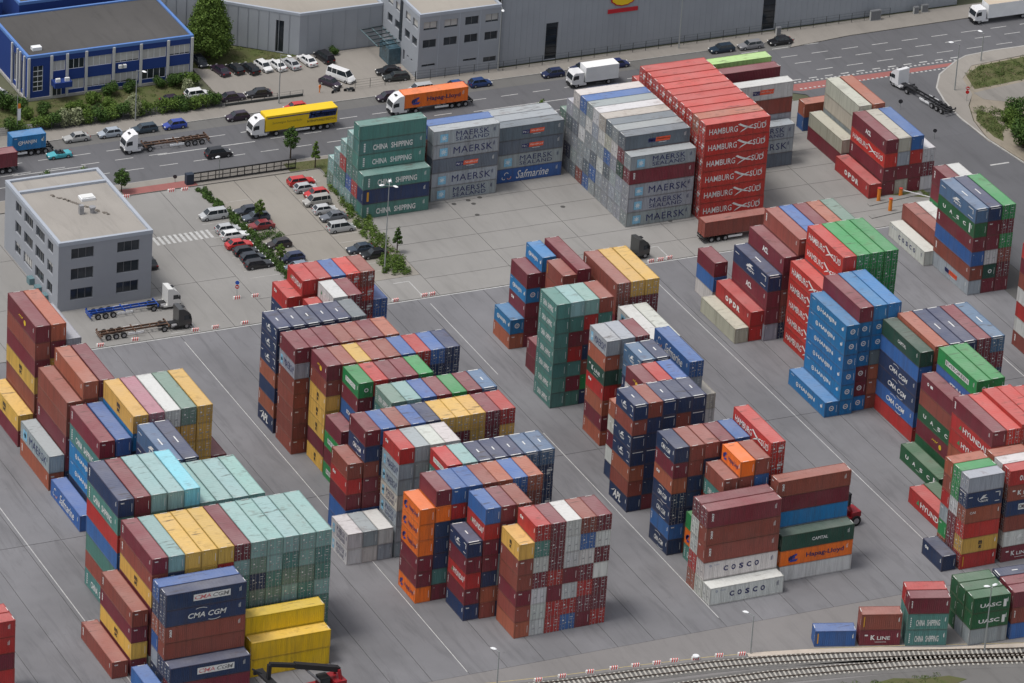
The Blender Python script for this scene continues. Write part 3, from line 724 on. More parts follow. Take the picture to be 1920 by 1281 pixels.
def slab(parent, x0, y0, x1, y1, m, gap=.045, name='concrete_slab'):
    k = (round(x1 - x0, 2), round(y1 - y0, 2), m.name, gap)
    if k not in SLABS:
        w_, h_ = x1 - x0 - 2 * gap, y1 - y0 - 2 * gap
        SLABS[k] = MB().box(-w_ / 2, -h_ / 2, -.04, w_ / 2, h_ / 2, 0, bottom=False).mesh(name, m)
    return obj(name, SLABS[k], parent, ((x0 + x1) / 2, (y0 + y1) / 2, 0))
xs = [-139.8 + 5.87 * i for i in range(46)]; off = -18.15 - min(xs, key=lambda v: abs(v + 18.15)); xs = [v + off for v in xs if v + off < 122.5]
ys = [-22.8, 32.5, 88.2]
for i in range(len(xs) - 1):
    for j in range(len(ys) - 1): slab(yard, xs[i], ys[j], xs[i + 1], ys[j + 1], M_YARD)
# the service strip south of the slabs, down to the rails
slab_sheet('service_road', [(-140, -22.8), (115, -22.8), (115, -60), (-140, -60)], -.045, -.004, concrete('service_road_concrete', (.225, .215, .212), .25, .3))
north = sheet('driveway_pavement', [(-60, 88.3), (122, 88.3), (122, 138.3), (-60, 138.3)], -.05, M_JOINT, 'jointing bed under the driveway slabs north of the white line')
for j in range(8):
    y0 = 88.3 + j * 6.25
    for x0, x1 in ((27.2, 42.5), (42.5, 58), (58, 73.5), (73.5, 89), (89, 104.5), (104.5, 121.9)): slab(north, x0, y0, x1, y0 + 6.25, M_YARD2)
xr = [-58, -46, -34, -22.5, -15.5, -8.6, -1.7]
for i in range(len(xr) - 1):
    for y0, y1 in ((88.3, 104.9), (104.9, 121.5), (121.5, 138.2)): slab(north, xr[i], y0, xr[i + 1], y1, M_YARD2)
M_LOT = concrete('car_park_paving', (.275, .255, .225), .2, .15)
for x0, x1 in ((-1.7, 6.0), (6.0, 11.6), (11.6, 19.0), (19.0, 27.2)):
    for y0, y1 in ((88.3, 96.2), (96.2, 116.2), (116.2, 138.2)): slab(north, x0, y0, x1, y1, M_LOT if x0 > 5 and y0 > 95 else M_YARD2, .05)
# roads
slab_sheet('road', [(-400, 142.6), (118, 142.6), (121.6, 140), (122.2, 128), (122.6, 60), (122.6, -60), (133, -60), (132.6, 86), (134.4, 101), (134.6, 117), (143.0, 117), (142.9, 122.8), (143.7, 130), (145.1, 135.5), (148.4, 140.4), (154.1, 144.7), (157.1, 146.2), (163, 146.8), (400, 146.8), (400, 161), (166, 160.9), (140.8, 160.4), (128, 158.9), (-400, 158.9)], -.15, -.012, M_ASPH)
slab_sheet('side_road', [(134.4, 117.0), (134.4, 101), (132.6, 86), (132.8, 60), (132.8, -60), (168, -60), (148, 70), (145.8, 90), (144.4, 102.9), (143.1, 113.5), (143.0, 117)], -.15, -.016, M_ASPH)
slab_sheet('parking_lane', [(-400, 158.9), (128, 158.9), (131, 162.2), (-400, 162.2)], -.15, -.008, M_ASPH2)
slab_sheet('footway', [(-400, 162.3), (130.9, 162.3), (128.2, 159.0), (140.8, 160.5), (166, 161), (400, 161.1), (400, 166.4), (-400, 166.4)], -.15, .11, M_PAVE)
slab_sheet('footway', [(-400, 138.3), (118, 138.3), (118, 142.5), (-400, 142.5)], -.15, .10, M_PAVE)
slab_sheet('cycle_crossing', [(-8, 138.35), (5.2, 138.35), (5.2, 140.6), (-8, 140.6)], .09, .106, M_REDP)
slab_sheet('cycle_crossing', [(118.5, 142.9), (121.5, 141.6), (153.5, 143.2), (153.5, 144.3), (121.5, 144.6), (118.5, 144.6)], -.02, -.006, M_REDP)
slab_sheet('far_forecourt', [(22, 166.5), (58, 166.5), (58, 182), (42, 182), (31, 190.5), (22, 190.5)], -.15, .02, concrete('forecourt', (.27, .25, .225), .2, .2))
slab_sheet('front_yard', [(-60, 166.5), (22, 166.5), (22, 169.8), (-60, 169.8)], -.15, .015, M_ASPH2)
slab_sheet('kerb', [(-400, 162.18), (131, 162.18), (131, 162.3), (-400, 162.3)], -.15, .125, M_KERB)
slab_sheet('kerb', [(-60, 142.5), (118, 142.5), (118, 142.62), (-60, 142.62)], -.15, .115, M_KERB)
# corner pavement at the junction and the verge with bare earth
slab_sheet('junction_footway', [(143.0, 112), (142.9, 122.8), (143.7, 130), (145.1, 135.5), (148.4, 140.4), (154.1, 144.7), (157.1, 146.2), (163, 146.8), (400, 146.8), (400, 143.4), (167.4, 143.2), (156, 142), (151.6, 137.4), (150, 131), (147, 127), (144.6, 121)], -.15, .10, M_PAVE)
slab_sheet('kerb', [(143.0, 60), (143.2, 60), (143.2, 122.7), (143.9, 129.9), (145.3, 135.4), (148.5, 140.2), (154.2, 144.5), (157.1, 146.0), (157.1, 146.22), (154.0, 144.75), (148.3, 140.45), (145.0, 135.6), (143.65, 130), (142.85, 122.8)], -.15, .13, M_KERB) if False else None
def ribbon(pts, wd):
    L_, R_ = [], []
    for i, p in enumerate(pts):
        a = Vector(pts[max(0, i - 1)]); b = Vector(pts[min(len(pts) - 1, i + 1)]); d = (b - a).normalized(); n = Vector((-d.y, d.x))
        L_.append((p[0] + n.x * wd / 2, p[1] + n.y * wd / 2)); R_.append((p[0] - n.x * wd / 2, p[1] - n.y * wd / 2))
    return R_, L_
def ribbon_obj(name, pts, wd, z0, z1, m, kind='structure'):
    A, B = ribbon(pts, wd); mb = MB()
    for i in range(len(pts) - 1):
        a, b, c, d = A[i], A[i + 1], B[i + 1], B[i]
        mb.poly([(*a, z1), (*b, z1), (*c, z1), (*d, z1)]); mb.poly([(*a, z0), (*b, z0), (*b, z1), (*a, z1)]); mb.poly([(*d, z1), (*c, z1), (*c, z0), (*d, z0)])
    return tag(mb.build(name, m), kind=kind)
ribbon_obj('kerb', [(148.5, 60), (146.2, 85), (144.6, 102.9), (143.25, 113.5), (143.0, 122.8), (143.8, 130), (145.2, 135.4), (148.5, 140.3), (154.2, 144.6), (157.1, 146.1), (163, 146.75), (400, 146.75)], .3, -.15, .125, M_KERB)
slab_sheet('verge', [(144.8, 60), (146, 85), (145, 104), (143.6, 114), (144.8, 121), (147.2, 127), (150, 131), (151.6, 137.4), (156, 142), (167.4, 143.1), (400, 143.3), (400, 60)][0:12], -.15, .03, M_EARTH)
slab_sheet('grass_verge', [(121.8, 96), (122.5, 97), (122.5, 137), (121.8, 137)], -.15, .02, M_GRASS)
slab_sheet('grass_verge', [(116, 99), (121.7, 96), (121.7, 112), (117, 112)], -.02, .03, M_GRASS)
slab_sheet('grass_verge', [(22, 141.6), (60, 140.2), (60, 136.0), (27.4, 134.9), (27.4, 138.4), (22, 138.4)], .1, .13, M_GRASS)
slab_sheet('grass_lawn', [(22, 190.6), (31, 190.6), (41.8, 182.2), (26, 181), (22, 183)], -.1, .05, M_GRASS)
slab_sheet('grass_lawn', [(-60, 169.9), (20, 169.9), (20, 178.2), (-60, 178.2)], -.15, .02, M_GRASS)
# markings
def marks(name, rects, m=M_LINE, z=.0):
    mb = MB()
    for (x0, y0, x1, y1) in rects: mb.poly([(x0, y0, z), (x1, y0, z), (x1, y1, z), (x0, y1, z)])
    return tag(mb.build(name, m), kind='structure')
rect = []
for yy, ph, a, b in ((147.5, .4, -60, 118), (151.9, .2, -60, 2), (155.7, .1, -60, 200), (149.0, 2.2, 126, 220), (152.6, 1.6, 118, 220), (159.4, .5, 118, 132)):
    x = a + ph
    while x < b: rect.append((x, yy - .09, x + 3.3, yy + .09)); x += 6.15
for x in np.arange(24, 60, 6.15): rect.append((x, 151.8, x + 3.3, 152.0))
rect += [(3.2, 151.5, 21, 151.72), (62, 151.2, 118, 151.4), (-60, 151.6, -22, 151.75), (-23, 151.2, -10, 151.4)]
marks('lane_markings', rect, M_LINE, -.006)
rect = [(x, 145.0, x + .45, 145.4) for x in np.arange(119, 156, .9)] + [(x, 142.3, x + .45, 142.65) for x in np.arange(121.5, 153, .9)] + [(x, 146.0, x + 1.6, 146.3) for x in np.arange(122, 157, 3.2)]
marks('crossing_markings', rect, M_LINE, .001)
marks('side_road_markings', [(142.0, 80 + .0, 142.3, 83), (138.5, 103.9, 142.2, 104.3), (139, 60, 139.2, 63), (139, 70, 139.2, 73)], M_LINE, -.004)
marks('crosswalk_markings', [(-9.6 + i * .95, 119.3, -9.6 + i * .95 + .5, 122.3) for i in range(11)], M_LINE, .004)
marks('yard_markings', [(-33.2, 87.9, 112, 88.15), (-64.5, -22, -64.36, 75), (-18.3, -22, -18.16, 86), (22.9, -20, 23.03, 40), (24.4, 60, 24.53, 86), (63.0, -14, 63.13, 86), (104.4, 12, 104.53, 56),
                        (-19.2, 89.2, -16.9, 89.35), (-14.8, 88.3, -14.65, 93.4), (-17, 93.3, -14.7, 93.45), (24.3, 88.3, 24.45, 94.5), (21.6, 94.4, 24.4, 94.55), (69.0, 88.3, 69.15, 93.5), (67, 93.4, 69.1, 93.55)], M_LINE, .004)
marks('bay_markings', [(5.95, 96, 6.07, 137)] + [(0.2, 103.4 + i * 2.6, 5.9, 103.5 + i * 2.6) for i in range(10)] + [(19.2, 99.5 + i * 2.85, 25.5, 99.6 + i * 2.85) for i in range(13)] + [(7.2, 99 + i * 2.9, 11.6, 99.1 + i * 2.9) for i in range(12)], mat('faded_paint', (.40, .39, .37), .9, .1, 0, .3, 1.0), .004)
marks('yellow_markings', [], M_YLINE) if False else None
TR1 = [(-60, -22.5), (-40, -25.4), (-20, -28.0), (-6.3, -29.9), (4, -30.8), (16, -32.2), (24.4, -33.6), (33.7, -35.7), (44.3, -38.6), (61, -43.6), (100, -56)]
TR2 = [(-60, -31), (-30, -33.0), (-10, -34.4), (10.3, -36.2), (22.6, -37.4), (32.1, -39.0), (42.4, -41.0), (51, -43.0), (60.2, -45.6), (100, -58.5)]
def off(pts, d):
    A, B = ribbon(pts, 2 * abs(d)); return A if d < 0 else B
ribbon_obj('rail_line_stripe', off(TR1, 2.6), .12, -.004, .002, M_YLINE)
for b_ in (TR1, TR2): ribbon_obj('track_bed', b_, 3.6 if b_ is TR1 else 4.2, -.004, .03, M_GRAVEL)
slab_sheet('ballast', [(-60, -38), (60, -60), (110, -75), (110, -62), (61, -47.5), (42, -43), (10, -38.3), (-60, -33.2)], -.1, .01, M_GRAVEL)
slab_sheet('grass_verge', [(14, -45.5), (18, -43.8), (21, -44.3), (25, -43.0), (29, -43.6), (32, -43.1), (36, -44.2), (39, -43.9), (43, -45.4), (47, -45.9), (49, -47.6), (44, -49), (44, -60), (10, -60)], -.1, .06, M_GRASS)
ribbon_obj('platform_strip', [(22, -31.2), (30, -32.9), (41, -36.0), (50, -39.2), (66, -43.0), (110, -54)], 1.1, -.02, .14, mat('pale_kerb_concrete', (.47, .41, .35), .9, .2, 0, .15, .4))
# rails and sleepers
M_RAIL = mat('rail_steel', (.10, .075, .06), .6, .5, .5, .3, 1.0); M_SLEEP = mat('concrete_sleeper', (.42, .40, .36), .9, .2, 0, .2, 1.5)
def track(pts, label):
    t = empty('railway_track', (pts[3][0], pts[3][1], 0), 0, label, 'railway track', 'railway tracks along the yard edge'); ox, oy = pts[3]
    for d in (-.76, .76):
        q = off(pts, d); mb = MB()
        for i in range(len(q) - 1): mb.bar((q[i][0] - ox, q[i][1] - oy, .23), (q[i + 1][0] - ox, q[i + 1][1] - oy, .23), .09, .16)
        mb.build('rail', M_RAIL, t)
    sm = MB().box(-.13, -1.3, 0, .13, 1.3, .13).mesh('sleeper', M_SLEEP); s = 0; k = 0
    for i in range(len(pts) - 1):
        a = Vector(pts[i]); b = Vector(pts[i + 1]); Ls = (b - a).length; ang = math.atan2(b.y - a.y, b.x - a.x)
        while s < Ls:
            p = a + (b - a) * (s / Ls)
            if -20 < p.x < 66: obj('sleeper', sm, t, (p.x - ox, p.y - oy, .03), ang)
            s += .72
        s -= Ls
    return t
track(TR1, 'rail track with concrete sleepers nearest the striped barriers'); track(TR2, 'second rail track with sleepers, nearer the bottom border grass')

# ------------------------------------------------------------------ buildings
M_WIN = mat('window_glass', (.03, .037, .045), .12, .6, 0, .5, .35); M_FRAME = mat('window_frame', (.16, .165, .175), .6); M_BLIND = mat('window_blind', (.46, .45, .43), .8, .2, 0, .12, .6)
def wall_mat(name, col): return mat(name, col, .75, .25, 0, .07, .15)
M_OFF = wall_mat('office_render', (.29, .305, .335)); M_ROOFB = concrete('roof_felt', (.36, .335, .305), .25, .35); M_TRIM = wall_mat('roof_trim', (.36, .39, .44))
M_HALL = wall_mat('hall_cladding', (.30, .32, .35)); M_HALLR = concrete('hall_roof', (.35, .32, .28), .2, .2)
M_BLUE = wall_mat('blue_panel', (.020, .048, .20)); M_BLUET = wall_mat('blue_trim', (.10, .20, .46)); M_DROOF = concrete('dark_roof_felt', (.092, .088, .085), .3, .35)
def frame_of(a, b):
    """wall frame: origin a, unit along the wall, outward normal (to the right of a->b)"""
    a = Vector((a[0], a[1])); b = Vector((b[0], b[1])); d = (b - a); L = d.length; d.normalize(); n = Vector((d.y, -d.x)); return a, d, n, L
def wall(parent, name, a, b, z0, z1, wins, m, th=.35, panels=None):
    """wall with real openings; wins = (u0, z0, u1, z1)"""
    A, d, n, L = frame_of(a, b); us = sorted({0, L} | {w_[0] for w_ in wins} | {w_[2] for w_ in wins}); zs = sorted({z0, z1} | {w_[1] for w_ in wins} | {w_[3] for w_ in wins}); mb = MB()
    P = lambda u, z, o=0: (A.x + d.x * u + n.x * o, A.y + d.y * u + n.y * o, z)
    for i in range(len(us) - 1):
        for j in range(len(zs) - 1):
            uc, zc = (us[i] + us[i + 1]) / 2, (zs[j] + zs[j + 1]) / 2
            if any(w_[0] < uc < w_[2] and w_[1] < zc < w_[3] for w_ in wins): continue
            mb.poly([P(us[i], zs[j]), P(us[i + 1], zs[j]), P(us[i + 1], zs[j + 1]), P(us[i], zs[j + 1])])
    for (u0, a0, u1, a1) in [w_[:4] for w_ in wins]:
        for p, q in (((u0, a0), (u1, a0)), ((u1, a0), (u1, a1)), ((u1, a1), (u0, a1)), ((u0, a1), (u0, a0))):
            mb.poly([P(*p), P(*p, -th), P(*q, -th), P(*q)])
    return mb.build(name, m, parent)
def window(parent, a, b, w_, glass=M_WIN, split=0, blind=0.0, th=.3, fm=M_FRAME):
    A, d, n, L = frame_of(a, b); u0, z0, u1, z1 = w_[:4]; P = lambda u, z, o=0: (A.x + d.x * u + n.x * o, A.y + d.y * u + n.y * o, z)
    mb = MB(); f = .07
    for p, q in (((u0, z0 + f / 2), (u1, z0 + f / 2)), ((u0, z1 - f / 2), (u1, z1 - f / 2)), ((u0 + f / 2, z0), (u0 + f / 2, z1)), ((u1 - f / 2, z0), (u1 - f / 2, z1))):
        mb.bar(P(*p, -th + .06), P(*q, -th + .06), f, f)
    for i in range(1, split + 1):
        u = u0 + (u1 - u0) * i / (split + 1); mb.bar(P(u, z0, -th + .06), P(u, z1, -th + .06), f, f)
    w0 = mb.build('window', fm, parent)
    MB().poly([P(u0, z0, -th + .02), P(u1, z0, -th + .02), P(u1, z1, -th + .02), P(u0, z1, -th + .02)]).build('pane', glass, w0)
    if blind > 0:
        zb = z1 - (z1 - z0) * blind
        MB().poly([P(u0, zb, -th + .035), P(u1, zb, -th + .035), P(u1, z1, -th + .035), P(u0, z1, -th + .035)]).build('blind', M_BLIND, w0)
    return w0
def roof(parent, pts, z, h, mroof, mtrim, wd=.45, name='roof'):
    r_ = tag(MB().prism(pts, z - .3, z).build(name, mroof, parent))
    n = len(pts); mb = MB()
    def offs(k):
        r = []
        for i in range(n):
            p0, p1, p2 = Vector(pts[i - 1]), Vector(pts[i]), Vector(pts[(i + 1) % n]); d1 = (p1 - p0).normalized(); d2 = (p2 - p1).normalized()
            n1 = Vector((-d1.y, d1.x)); n2 = Vector((-d2.y, d2.x)); m_ = (n1 + n2); m_ = m_ / m_.length_squared * 2
            r.append(p1 + m_ * k)
        return r
    O, I = offs(-.06), offs(wd)
    for i in range(n):
        j = (i + 1) % n; zt, zo = z + h, z - .28
        mb.poly([(*O[i], zt), (*O[j], zt), (*I[j], zt), (*I[i], zt)]); mb.poly([(*O[i], zo), (*O[j], zo), (*O[j], zt), (*O[i], zt)]); mb.poly([(*I[j], zo), (*I[i], zo), (*I[i], zt), (*I[j], zt)])
    mb.build('parapet', mtrim, parent)
    return r_
# --- grey office at the left
ob = empty('office_building', (-33.7, 101.9, 0), 0, 'pale grey three-storey office block with flat beige roof behind the left stacks', 'building')
def atob(parent, objs=None): pass
ox0, ox1, oy0, oy1, oz = -33.7, -17.75, 101.9, 126.3, 12.0
class Loc:  # children are modelled in world coordinates; shift them to the thing's origin
    def __init__(s, t): s.t = t
    def done(s):
        for c in s.t.children: c.matrix_parent_inverse = Matrix.Translation(-Vector(s.t.location))
rowsz = [(1.75, 3.7), (5.3, 7.3), (9.0, 10.85)]
sw = [(a_ * 15.95, z0, b_ * 15.95, z1) for (a_, b_) in ((.135, .375), (.625, .862)) for (z0, z1) in rowsz]
wall(ob, 'front_wall', (ox0, oy0), (ox1, oy0), 0, oz, sw, wall_mat('office_render_front', (.30, .315, .345)) if False else M_OFF)
for w_ in sw: window(ob, (ox0, oy0), (ox1, oy0), w_, split=2)
Lw = oy1 - oy0; ww = []
for (a_, b_) in ((.10, .20), (.26, .42), (.475, .635), (.69, .80)):
    for (z0, z1) in rowsz: ww.append((Lw * (1 - b_), z0, Lw * (1 - a_), z1))
wall(ob, 'side_wall', (ox0, oy1), (ox0, oy0), 0, oz, ww, M_OFF)
for i, w_ in enumerate(ww): window(ob, (ox0, oy1), (ox0, oy0), w_, split=1 if w_[2] - w_[0] < 3 else 3, blind=RND.choice([0, 0, .4, .9]))
wall(ob, 'rear_wall', (ox1, oy0), (ox1, oy1), 0, oz, [], M_OFF); wall(ob, 'rear_wall', (ox1, oy1), (ox0, oy1), 0, oz, [], M_OFF)
roof(ob, [(ox0, oy0), (ox1, oy0), (ox1, oy1), (ox0, oy1)], oz - .15, .35, M_ROOFB, M_TRIM, .5)
MB().box(ox0 + .5, oy1 - 5.1, oz - .15, ox1 - .5, oy1 - 4.5, oz + .25).build('roof_upstand', M_TRIM, ob)
sk = MB().box(-24.6, 115.6, oz - .15, -22.2, 117.3, oz + .3).build('skylight', M_WHITE, ob); MB().prism([(-24.4, 115.8), (-22.4, 115.8), (-22.4, 117.1), (-24.4, 117.1)], oz + .3, oz + .45).build('skylight_dome', mat('acrylic', (.7, .7, .68), .3), sk)
MB().box(-26.6, 111.2, oz - .15, -25.9, 111.9, oz + 1.4).build('roof_vent', M_STEEL, ob); MB().cyl((-24.4, 111.4, oz - .15), (-24.4, 111.4, oz + .7), .38).cyl((-24.4, 111.4, oz + .7), (-24.4, 111.4, oz + .95), .55).build('roof_vent', M_STEEL, ob)
mb = MB()
for i in range(34):
    a_ = RND.uniform(-3, 3); i = i * .47 + RND.uniform(-.3, .3); mb.box(-28.8 + i * .42 + a_ * .05, 119.4 - i * .62, oz - .15, -28.4 + i * .42 + a_ * .1, 119.7 - i * .62, oz - .06)
mb.build('roof_cable_run', mat('cable_run', (.17, .15, .13), .9), ob)
for yy in (112.2, 108.9, 105.9): MB().box(ox0 - .9, yy, 0, ox0 - .01, yy + 1.3, 1.1).build('light_shaft', mat('shaft_steel', (.12, .2, .22), .5), ob)
Loc(ob).done()

# --- blue building at top left
bb = empty('blue_office_building', (-10.3, 178.7, 0), 0, 'blue two-storey building with pale pilasters, dark flat roof and window bands', 'building')
bx0, bx1, by0, by1, bz = -10.4, 20.25, 178.6, 196.4, 8.3; LW = bx1 - bx0
pil = [0, .136, .23, .345, .51, .675, .84, .985]
bands = [(1.15, 3.05), (5.0, 6.9)]
fw = []
for i in range(1, 7):
    for bi, (z0, z1) in enumerate(bands):
        if i in (1,) and bi == 0: continue
        fw.append((LW * pil[i] + .5, z0, LW * pil[i + 1] - .08, z1))
fw.append((LW * .035, 1.6, LW * .095, 6.4)); fw.append((LW * .15, .15, LW * .205, 2.5))
wall(bb, 'front_wall', (bx0, by0), (bx1, by0), .5, bz, [w_ for w_ in fw if w_[1] > .5] , M_BLUE)
for i, w_ in enumerate(fw):
    if w_[1] < .5:
        window(bb, (bx0, by0), (bx1, by0), w_, split=1, th=-.06, fm=M_WHITE); continue
    tall = w_[3] - w_[1] > 3
    w0 = window(bb, (bx0, by0), (bx1, by0), w_, split=1 if tall else max(2, int((w_[2] - w_[0]) / 1.2)), blind=0 if tall else (.0 if (i in (2, 3) and w_[1] > 4) or (w_[1] < 4 and w_[0] > 20 and w_[0] < 26) else RND.choice([.96, .96, .85, .9])), fm=M_WHITE, th=.22)
    if tall:
        mm = MB()
        for z in (2.5, 3.4, 4.4, 5.4): mm.bar((bx0 + w_[0], by0 + .15, z), (bx0 + w_[2], by0 + .15, z), .09)
        mm.build('glazing_bars', M_WHITE, w0)
for q in pil: MB().box(bx0 + LW * q, by0 - .3, .2, bx0 + LW * q + .45, by0 - .004, bz - .2).build('pilaster', mat('pale_pilaster', (.50, .50, .49), .8, .2, 0, .1, .5) if q == 0 else bpy.data.materials['pale_pilaster'], bb)
MB().box(bx0 - .1, by0 - .25, 0, bx1 + .1, by0 + .02, .5).build('plinth', M_KERB, bb)
MB().box(bx0 + LW * .14, by0 - 2.2, 2.7, bx0 + LW * .245, by0 - .31, 3.7).build('porch_roof', M_BLUE, bb)
for q in (.15, .205, .53, .55): MB().box(bx0 + LW * q + (.4 if q > .5 else 0), by0 - .75 - (1.2 if q < .3 else 0), 3.72 if q < .3 else 4.2, bx0 + LW * q + (1.2 if q > .5 else .8), by0 - .31 - (1.2 if q < .3 else 0), 4.35 if q < .3 else 4.8).build('air_conditioner', M_WHITE, bb)
sw_ = [(15.0, 1.2, 16.0, 6.6), (17.0 - 6, 1.2, 12.4, 6.6)]
wall(bb, 'side_wall', (bx0, by1), (bx0, by0), .5, bz, sw_, M_BLUE)
for w_ in sw_: window(bb, (bx0, by1), (bx0, by0), w_, split=1, fm=M_WHITE)
for u in (.4, 10.5, 13.2, 14.5, 16.5): MB().box(bx0 - .3, by1 - u - .4, .2, bx0 - .004, by1 - u, bz - .2).build('pilaster', bpy.data.materials['pale_pilaster'], bb)
MB().box(bx0 - .28, by0 + .05, 0, bx0 + .0, by1, .5).build('plinth', M_KERB, bb)
wall(bb, 'rear_wall', (bx1, by0), (bx1, by1), 0, bz, [], M_BLUE); wall(bb, 'rear_wall', (bx1, by1), (bx0, by1), 0, bz, [], M_BLUE)
roof(bb, [(bx0, by0), (bx1, by0), (bx1, by1), (bx0, by1)], bz - .1, .25, M_DROOF, M_BLUET, .4)
sk = MB().box(-8.6, 180.9, bz - .1, -6.9, 182.0, bz + .5).build('skylight', M_WHITE, bb)
Loc(bb).done()
b2 = empty('rear_blue_wing', (-40, 203, 0), 0, 'second blue wing behind the dark roof at the top left corner', 'building')
wins2 = [(12 + i * 3.0, 4.6, 14.2 + i * 3.0, 6.9) for i in range(6)] + [(12 + i * 3.0, 1.0, 14.2 + i * 3.0, 3.2) for i in range(6)]
wall(b2, 'front_wall', (-40, 203.0), (-6, 203.0), 0, 8.2, wins2, M_BLUE)
for w_ in wins2: window(b2, (-40, 203.0), (-6, 203.0), w_, split=1, fm=M_WHITE)
wall(b2, 'side_wall', (-6, 203), (-6, 226), 0, 8.2, [], M_BLUE)
roof(b2, [(-40, 203), (-6, 203), (-6, 226), (-40, 226)], 8.1, .25, M_DROOF, M_BLUET, .4)
Loc(b2).done()
b3 = empty('rear_blue_block', (-4, 199, 0), 0, 'blue block with flat roof behind the blue office, cut by the top border', 'building')
wall(b3, 'front_wall', (-4, 200.0), (16, 200.0), 0, 8.6, [], M_BLUE); wall(b3, 'side_wall', (-4, 222), (-4, 200), 0, 8.6, [], M_BLUE)
roof(b3, [(-4, 200), (16, 200), (16, 222), (-4, 222)], 8.5, .25, M_DROOF, M_BLUET, .4)
Loc(b3).done()

# --- low grey hall
hb = empty('low_grey_hall', (42, 182, 0), 0, 'low light grey hall with slanting wall and beige roof behind parked cars', 'building')
hp = [(42.0, 182.2), (57.9, 182.2), (57.9, 240), (-2, 240), (-2, 219)]
wall(hb, 'front_wall', (42, 182.2), (57.9, 182.2), 0, 8, [], M_HALL)
dl = math.hypot(44, 36.8); gw = [(dl - 4.4, .1, dl - 2.9, 6.2)]
wall(hb, 'slanting_wall', (-2, 219), (42, 182.2), 0, 8, gw, wall_mat('pale_cladding', (.31, .33, .36))); window(hb, (-2, 219), (42, 182.2), gw[0], M_GLASS, 0)
wall(hb, 'rear_wall', (57.9, 182.2), (57.9, 240), 0, 8, [], M_HALL)
roof(hb, hp, 7.95, .2, M_HALLR, M_TRIM, .4)
mb = MB()
for i in range(30):
    x = -2 + 44 * i / 30; y = 219 - 36.8 * i / 30; mb.bar((x - .04, y - .05, 0), (x - .04, y - .05, 7.7), .06)
for x in np.arange(43.5, 57, 2.4): mb.bar((x, 182.16, 0), (x, 182.16, 7.7), .06)
mb.build('cladding_seams', M_HALL, hb)
Loc(hb).done()

# --- three-storey grey block
tb = empty('grey_corner_building', (58, 166.6, 0), 0, 'three-storey grey corner block with small square windows and glass entrance', 'building')
tx0, tx1, ty0, ty1, tz = 58.0, 73.7, 166.7, 193.0, 12.2; LT = tx1 - tx0
tw = []
for (a_, b_) in ((.05, .215), (.305, .47), (.56, .725), (.81, .97)):
    tw += [(LT * a_, 5.75, LT * b_, 7.35), (LT * a_, 9.15, LT * b_, 10.75)]
tw += [(LT * .05, 2.2, LT * .215, 2.65), (LT * .56, 2.2, LT * .725, 2.65), (LT * .81, 1.5, LT * .97, 2.5)]
wall(tb, 'front_wall', (tx0, ty0), (tx1, ty0), 0, tz, tw, M_HALL)
for i, w_ in enumerate(tw): window(tb, (tx0, ty0), (tx1, ty0), w_, split=1, blind=(.8 if w_[1] > 9 and w_[0] < 6 or w_[1] > 9 and w_[0] > 12 else 0))
LS = ty1 - ty0; tv = []
for a_ in (.8, 3.9, 8.2, 11.4): tv += [(LS - a_ - 2.1, 5.75, LS - a_, 7.35), (LS - a_ - 2.1, 9.15, LS - a_, 10.75)]
tv += [(LS - 2.9, 2.4, LS - 2.2, 2.8), (LS - 4.6, 2.4, LS - 3.9, 2.8), (LS - 6.3, 1.2, LS - 5.6, 3.2)]
wall(tb, 'side_wall', (tx0, ty1), (tx0, ty0), 0, tz, tv, M_HALL)
for w_ in tv: window(tb, (tx0, ty1), (tx0, ty0), w_, split=0, blind=.85 if w_[1] > 9 else 0)
MB().box(tx0 - .12, ty0 + 7.2, 4.3, tx0 - .004, ty0 + 8.2, 12).build('stair_glazing', M_WIN, tb)
wall(tb, 'rear_wall', (tx1, ty0), (tx1, ty1), 0, tz, [], M_HALL)
roof(tb, [(tx0, ty0), (tx1, ty0), (tx1, ty1), (tx0, ty1)], tz - .1, .3, M_HALLR, M_TRIM, .35)
en = MB()
for i in range(6):
    for j in range(2): en.bar((tx0 - 4.4 + j * .0, ty0 + 7.6 + i * 1.5, 3.6), (tx0 - .1, ty0 + 7.6 + i * 1.5, 3.9), .14)
for x in (-4.4, -2.2, -.2): en.bar((tx0 + x, ty0 + 7.6, 3.7), (tx0 + x, ty0 + 15.1, 3.7), .12)
en.build('canopy', mat('canopy_steel', (.13, .19, .21), .5), tb)
MB().box(tx0 - 2.4, ty0 + 7.0, 0, tx0 - .12, ty0 + 11.0, 3.1).build('glass_entrance', mat('tinted_entrance_glass', (.05, .10, .13), .15, .6, 0, .5, .8), tb)
for x in np.arange(tx0 + 3.75, tx1, 3.95): MB().box(x, ty0 - .03, 0, x + .12, ty0 - .003, tz - .3).build('joint_strip', M_TRIM, tb)
Loc(tb).done()
# --- long high hall with the yellow emblem
lb = empty('long_grey_hall', (73.8, 167, 0), 0, 'long high grey hall along the road with yellow emblem and dark glass strips', 'building')
gw = [(9.1, .1, 11.5, 7.2), (52.6, .1, 55.2, 12.5)]
wall(lb, 'front_wall', (73.9, 167.2), (167, 167.2), 0, 13.6, gw, M_HALL)
for w_ in gw:
    g0 = window(lb, (73.9, 167.2), (167, 167.2), w_, M_GLASS, 0); mm = MB()
    for z in np.arange(1.2, w_[3], 1.2): mm.bar((73.9 + w_[0], 167.42, z), (73.9 + w_[2], 167.42, z), .07)
    mm.build('glazing_bars', M_BLACK, g0)
mb = MB()
for x in np.arange(74.6, 166.8, 1.15):
    if not any(w_[0] - .1 < x - 73.9 < w_[2] + .1 for w_ in gw): mb.box(x, 167.172, 0, x + .06, 167.198, 13.4)
mb.build('cladding_seams', M_HALL, lb)
wall(lb, 'side_wall', (167, 167.2), (167, 240), 0, 13.6, [], M_HALL)
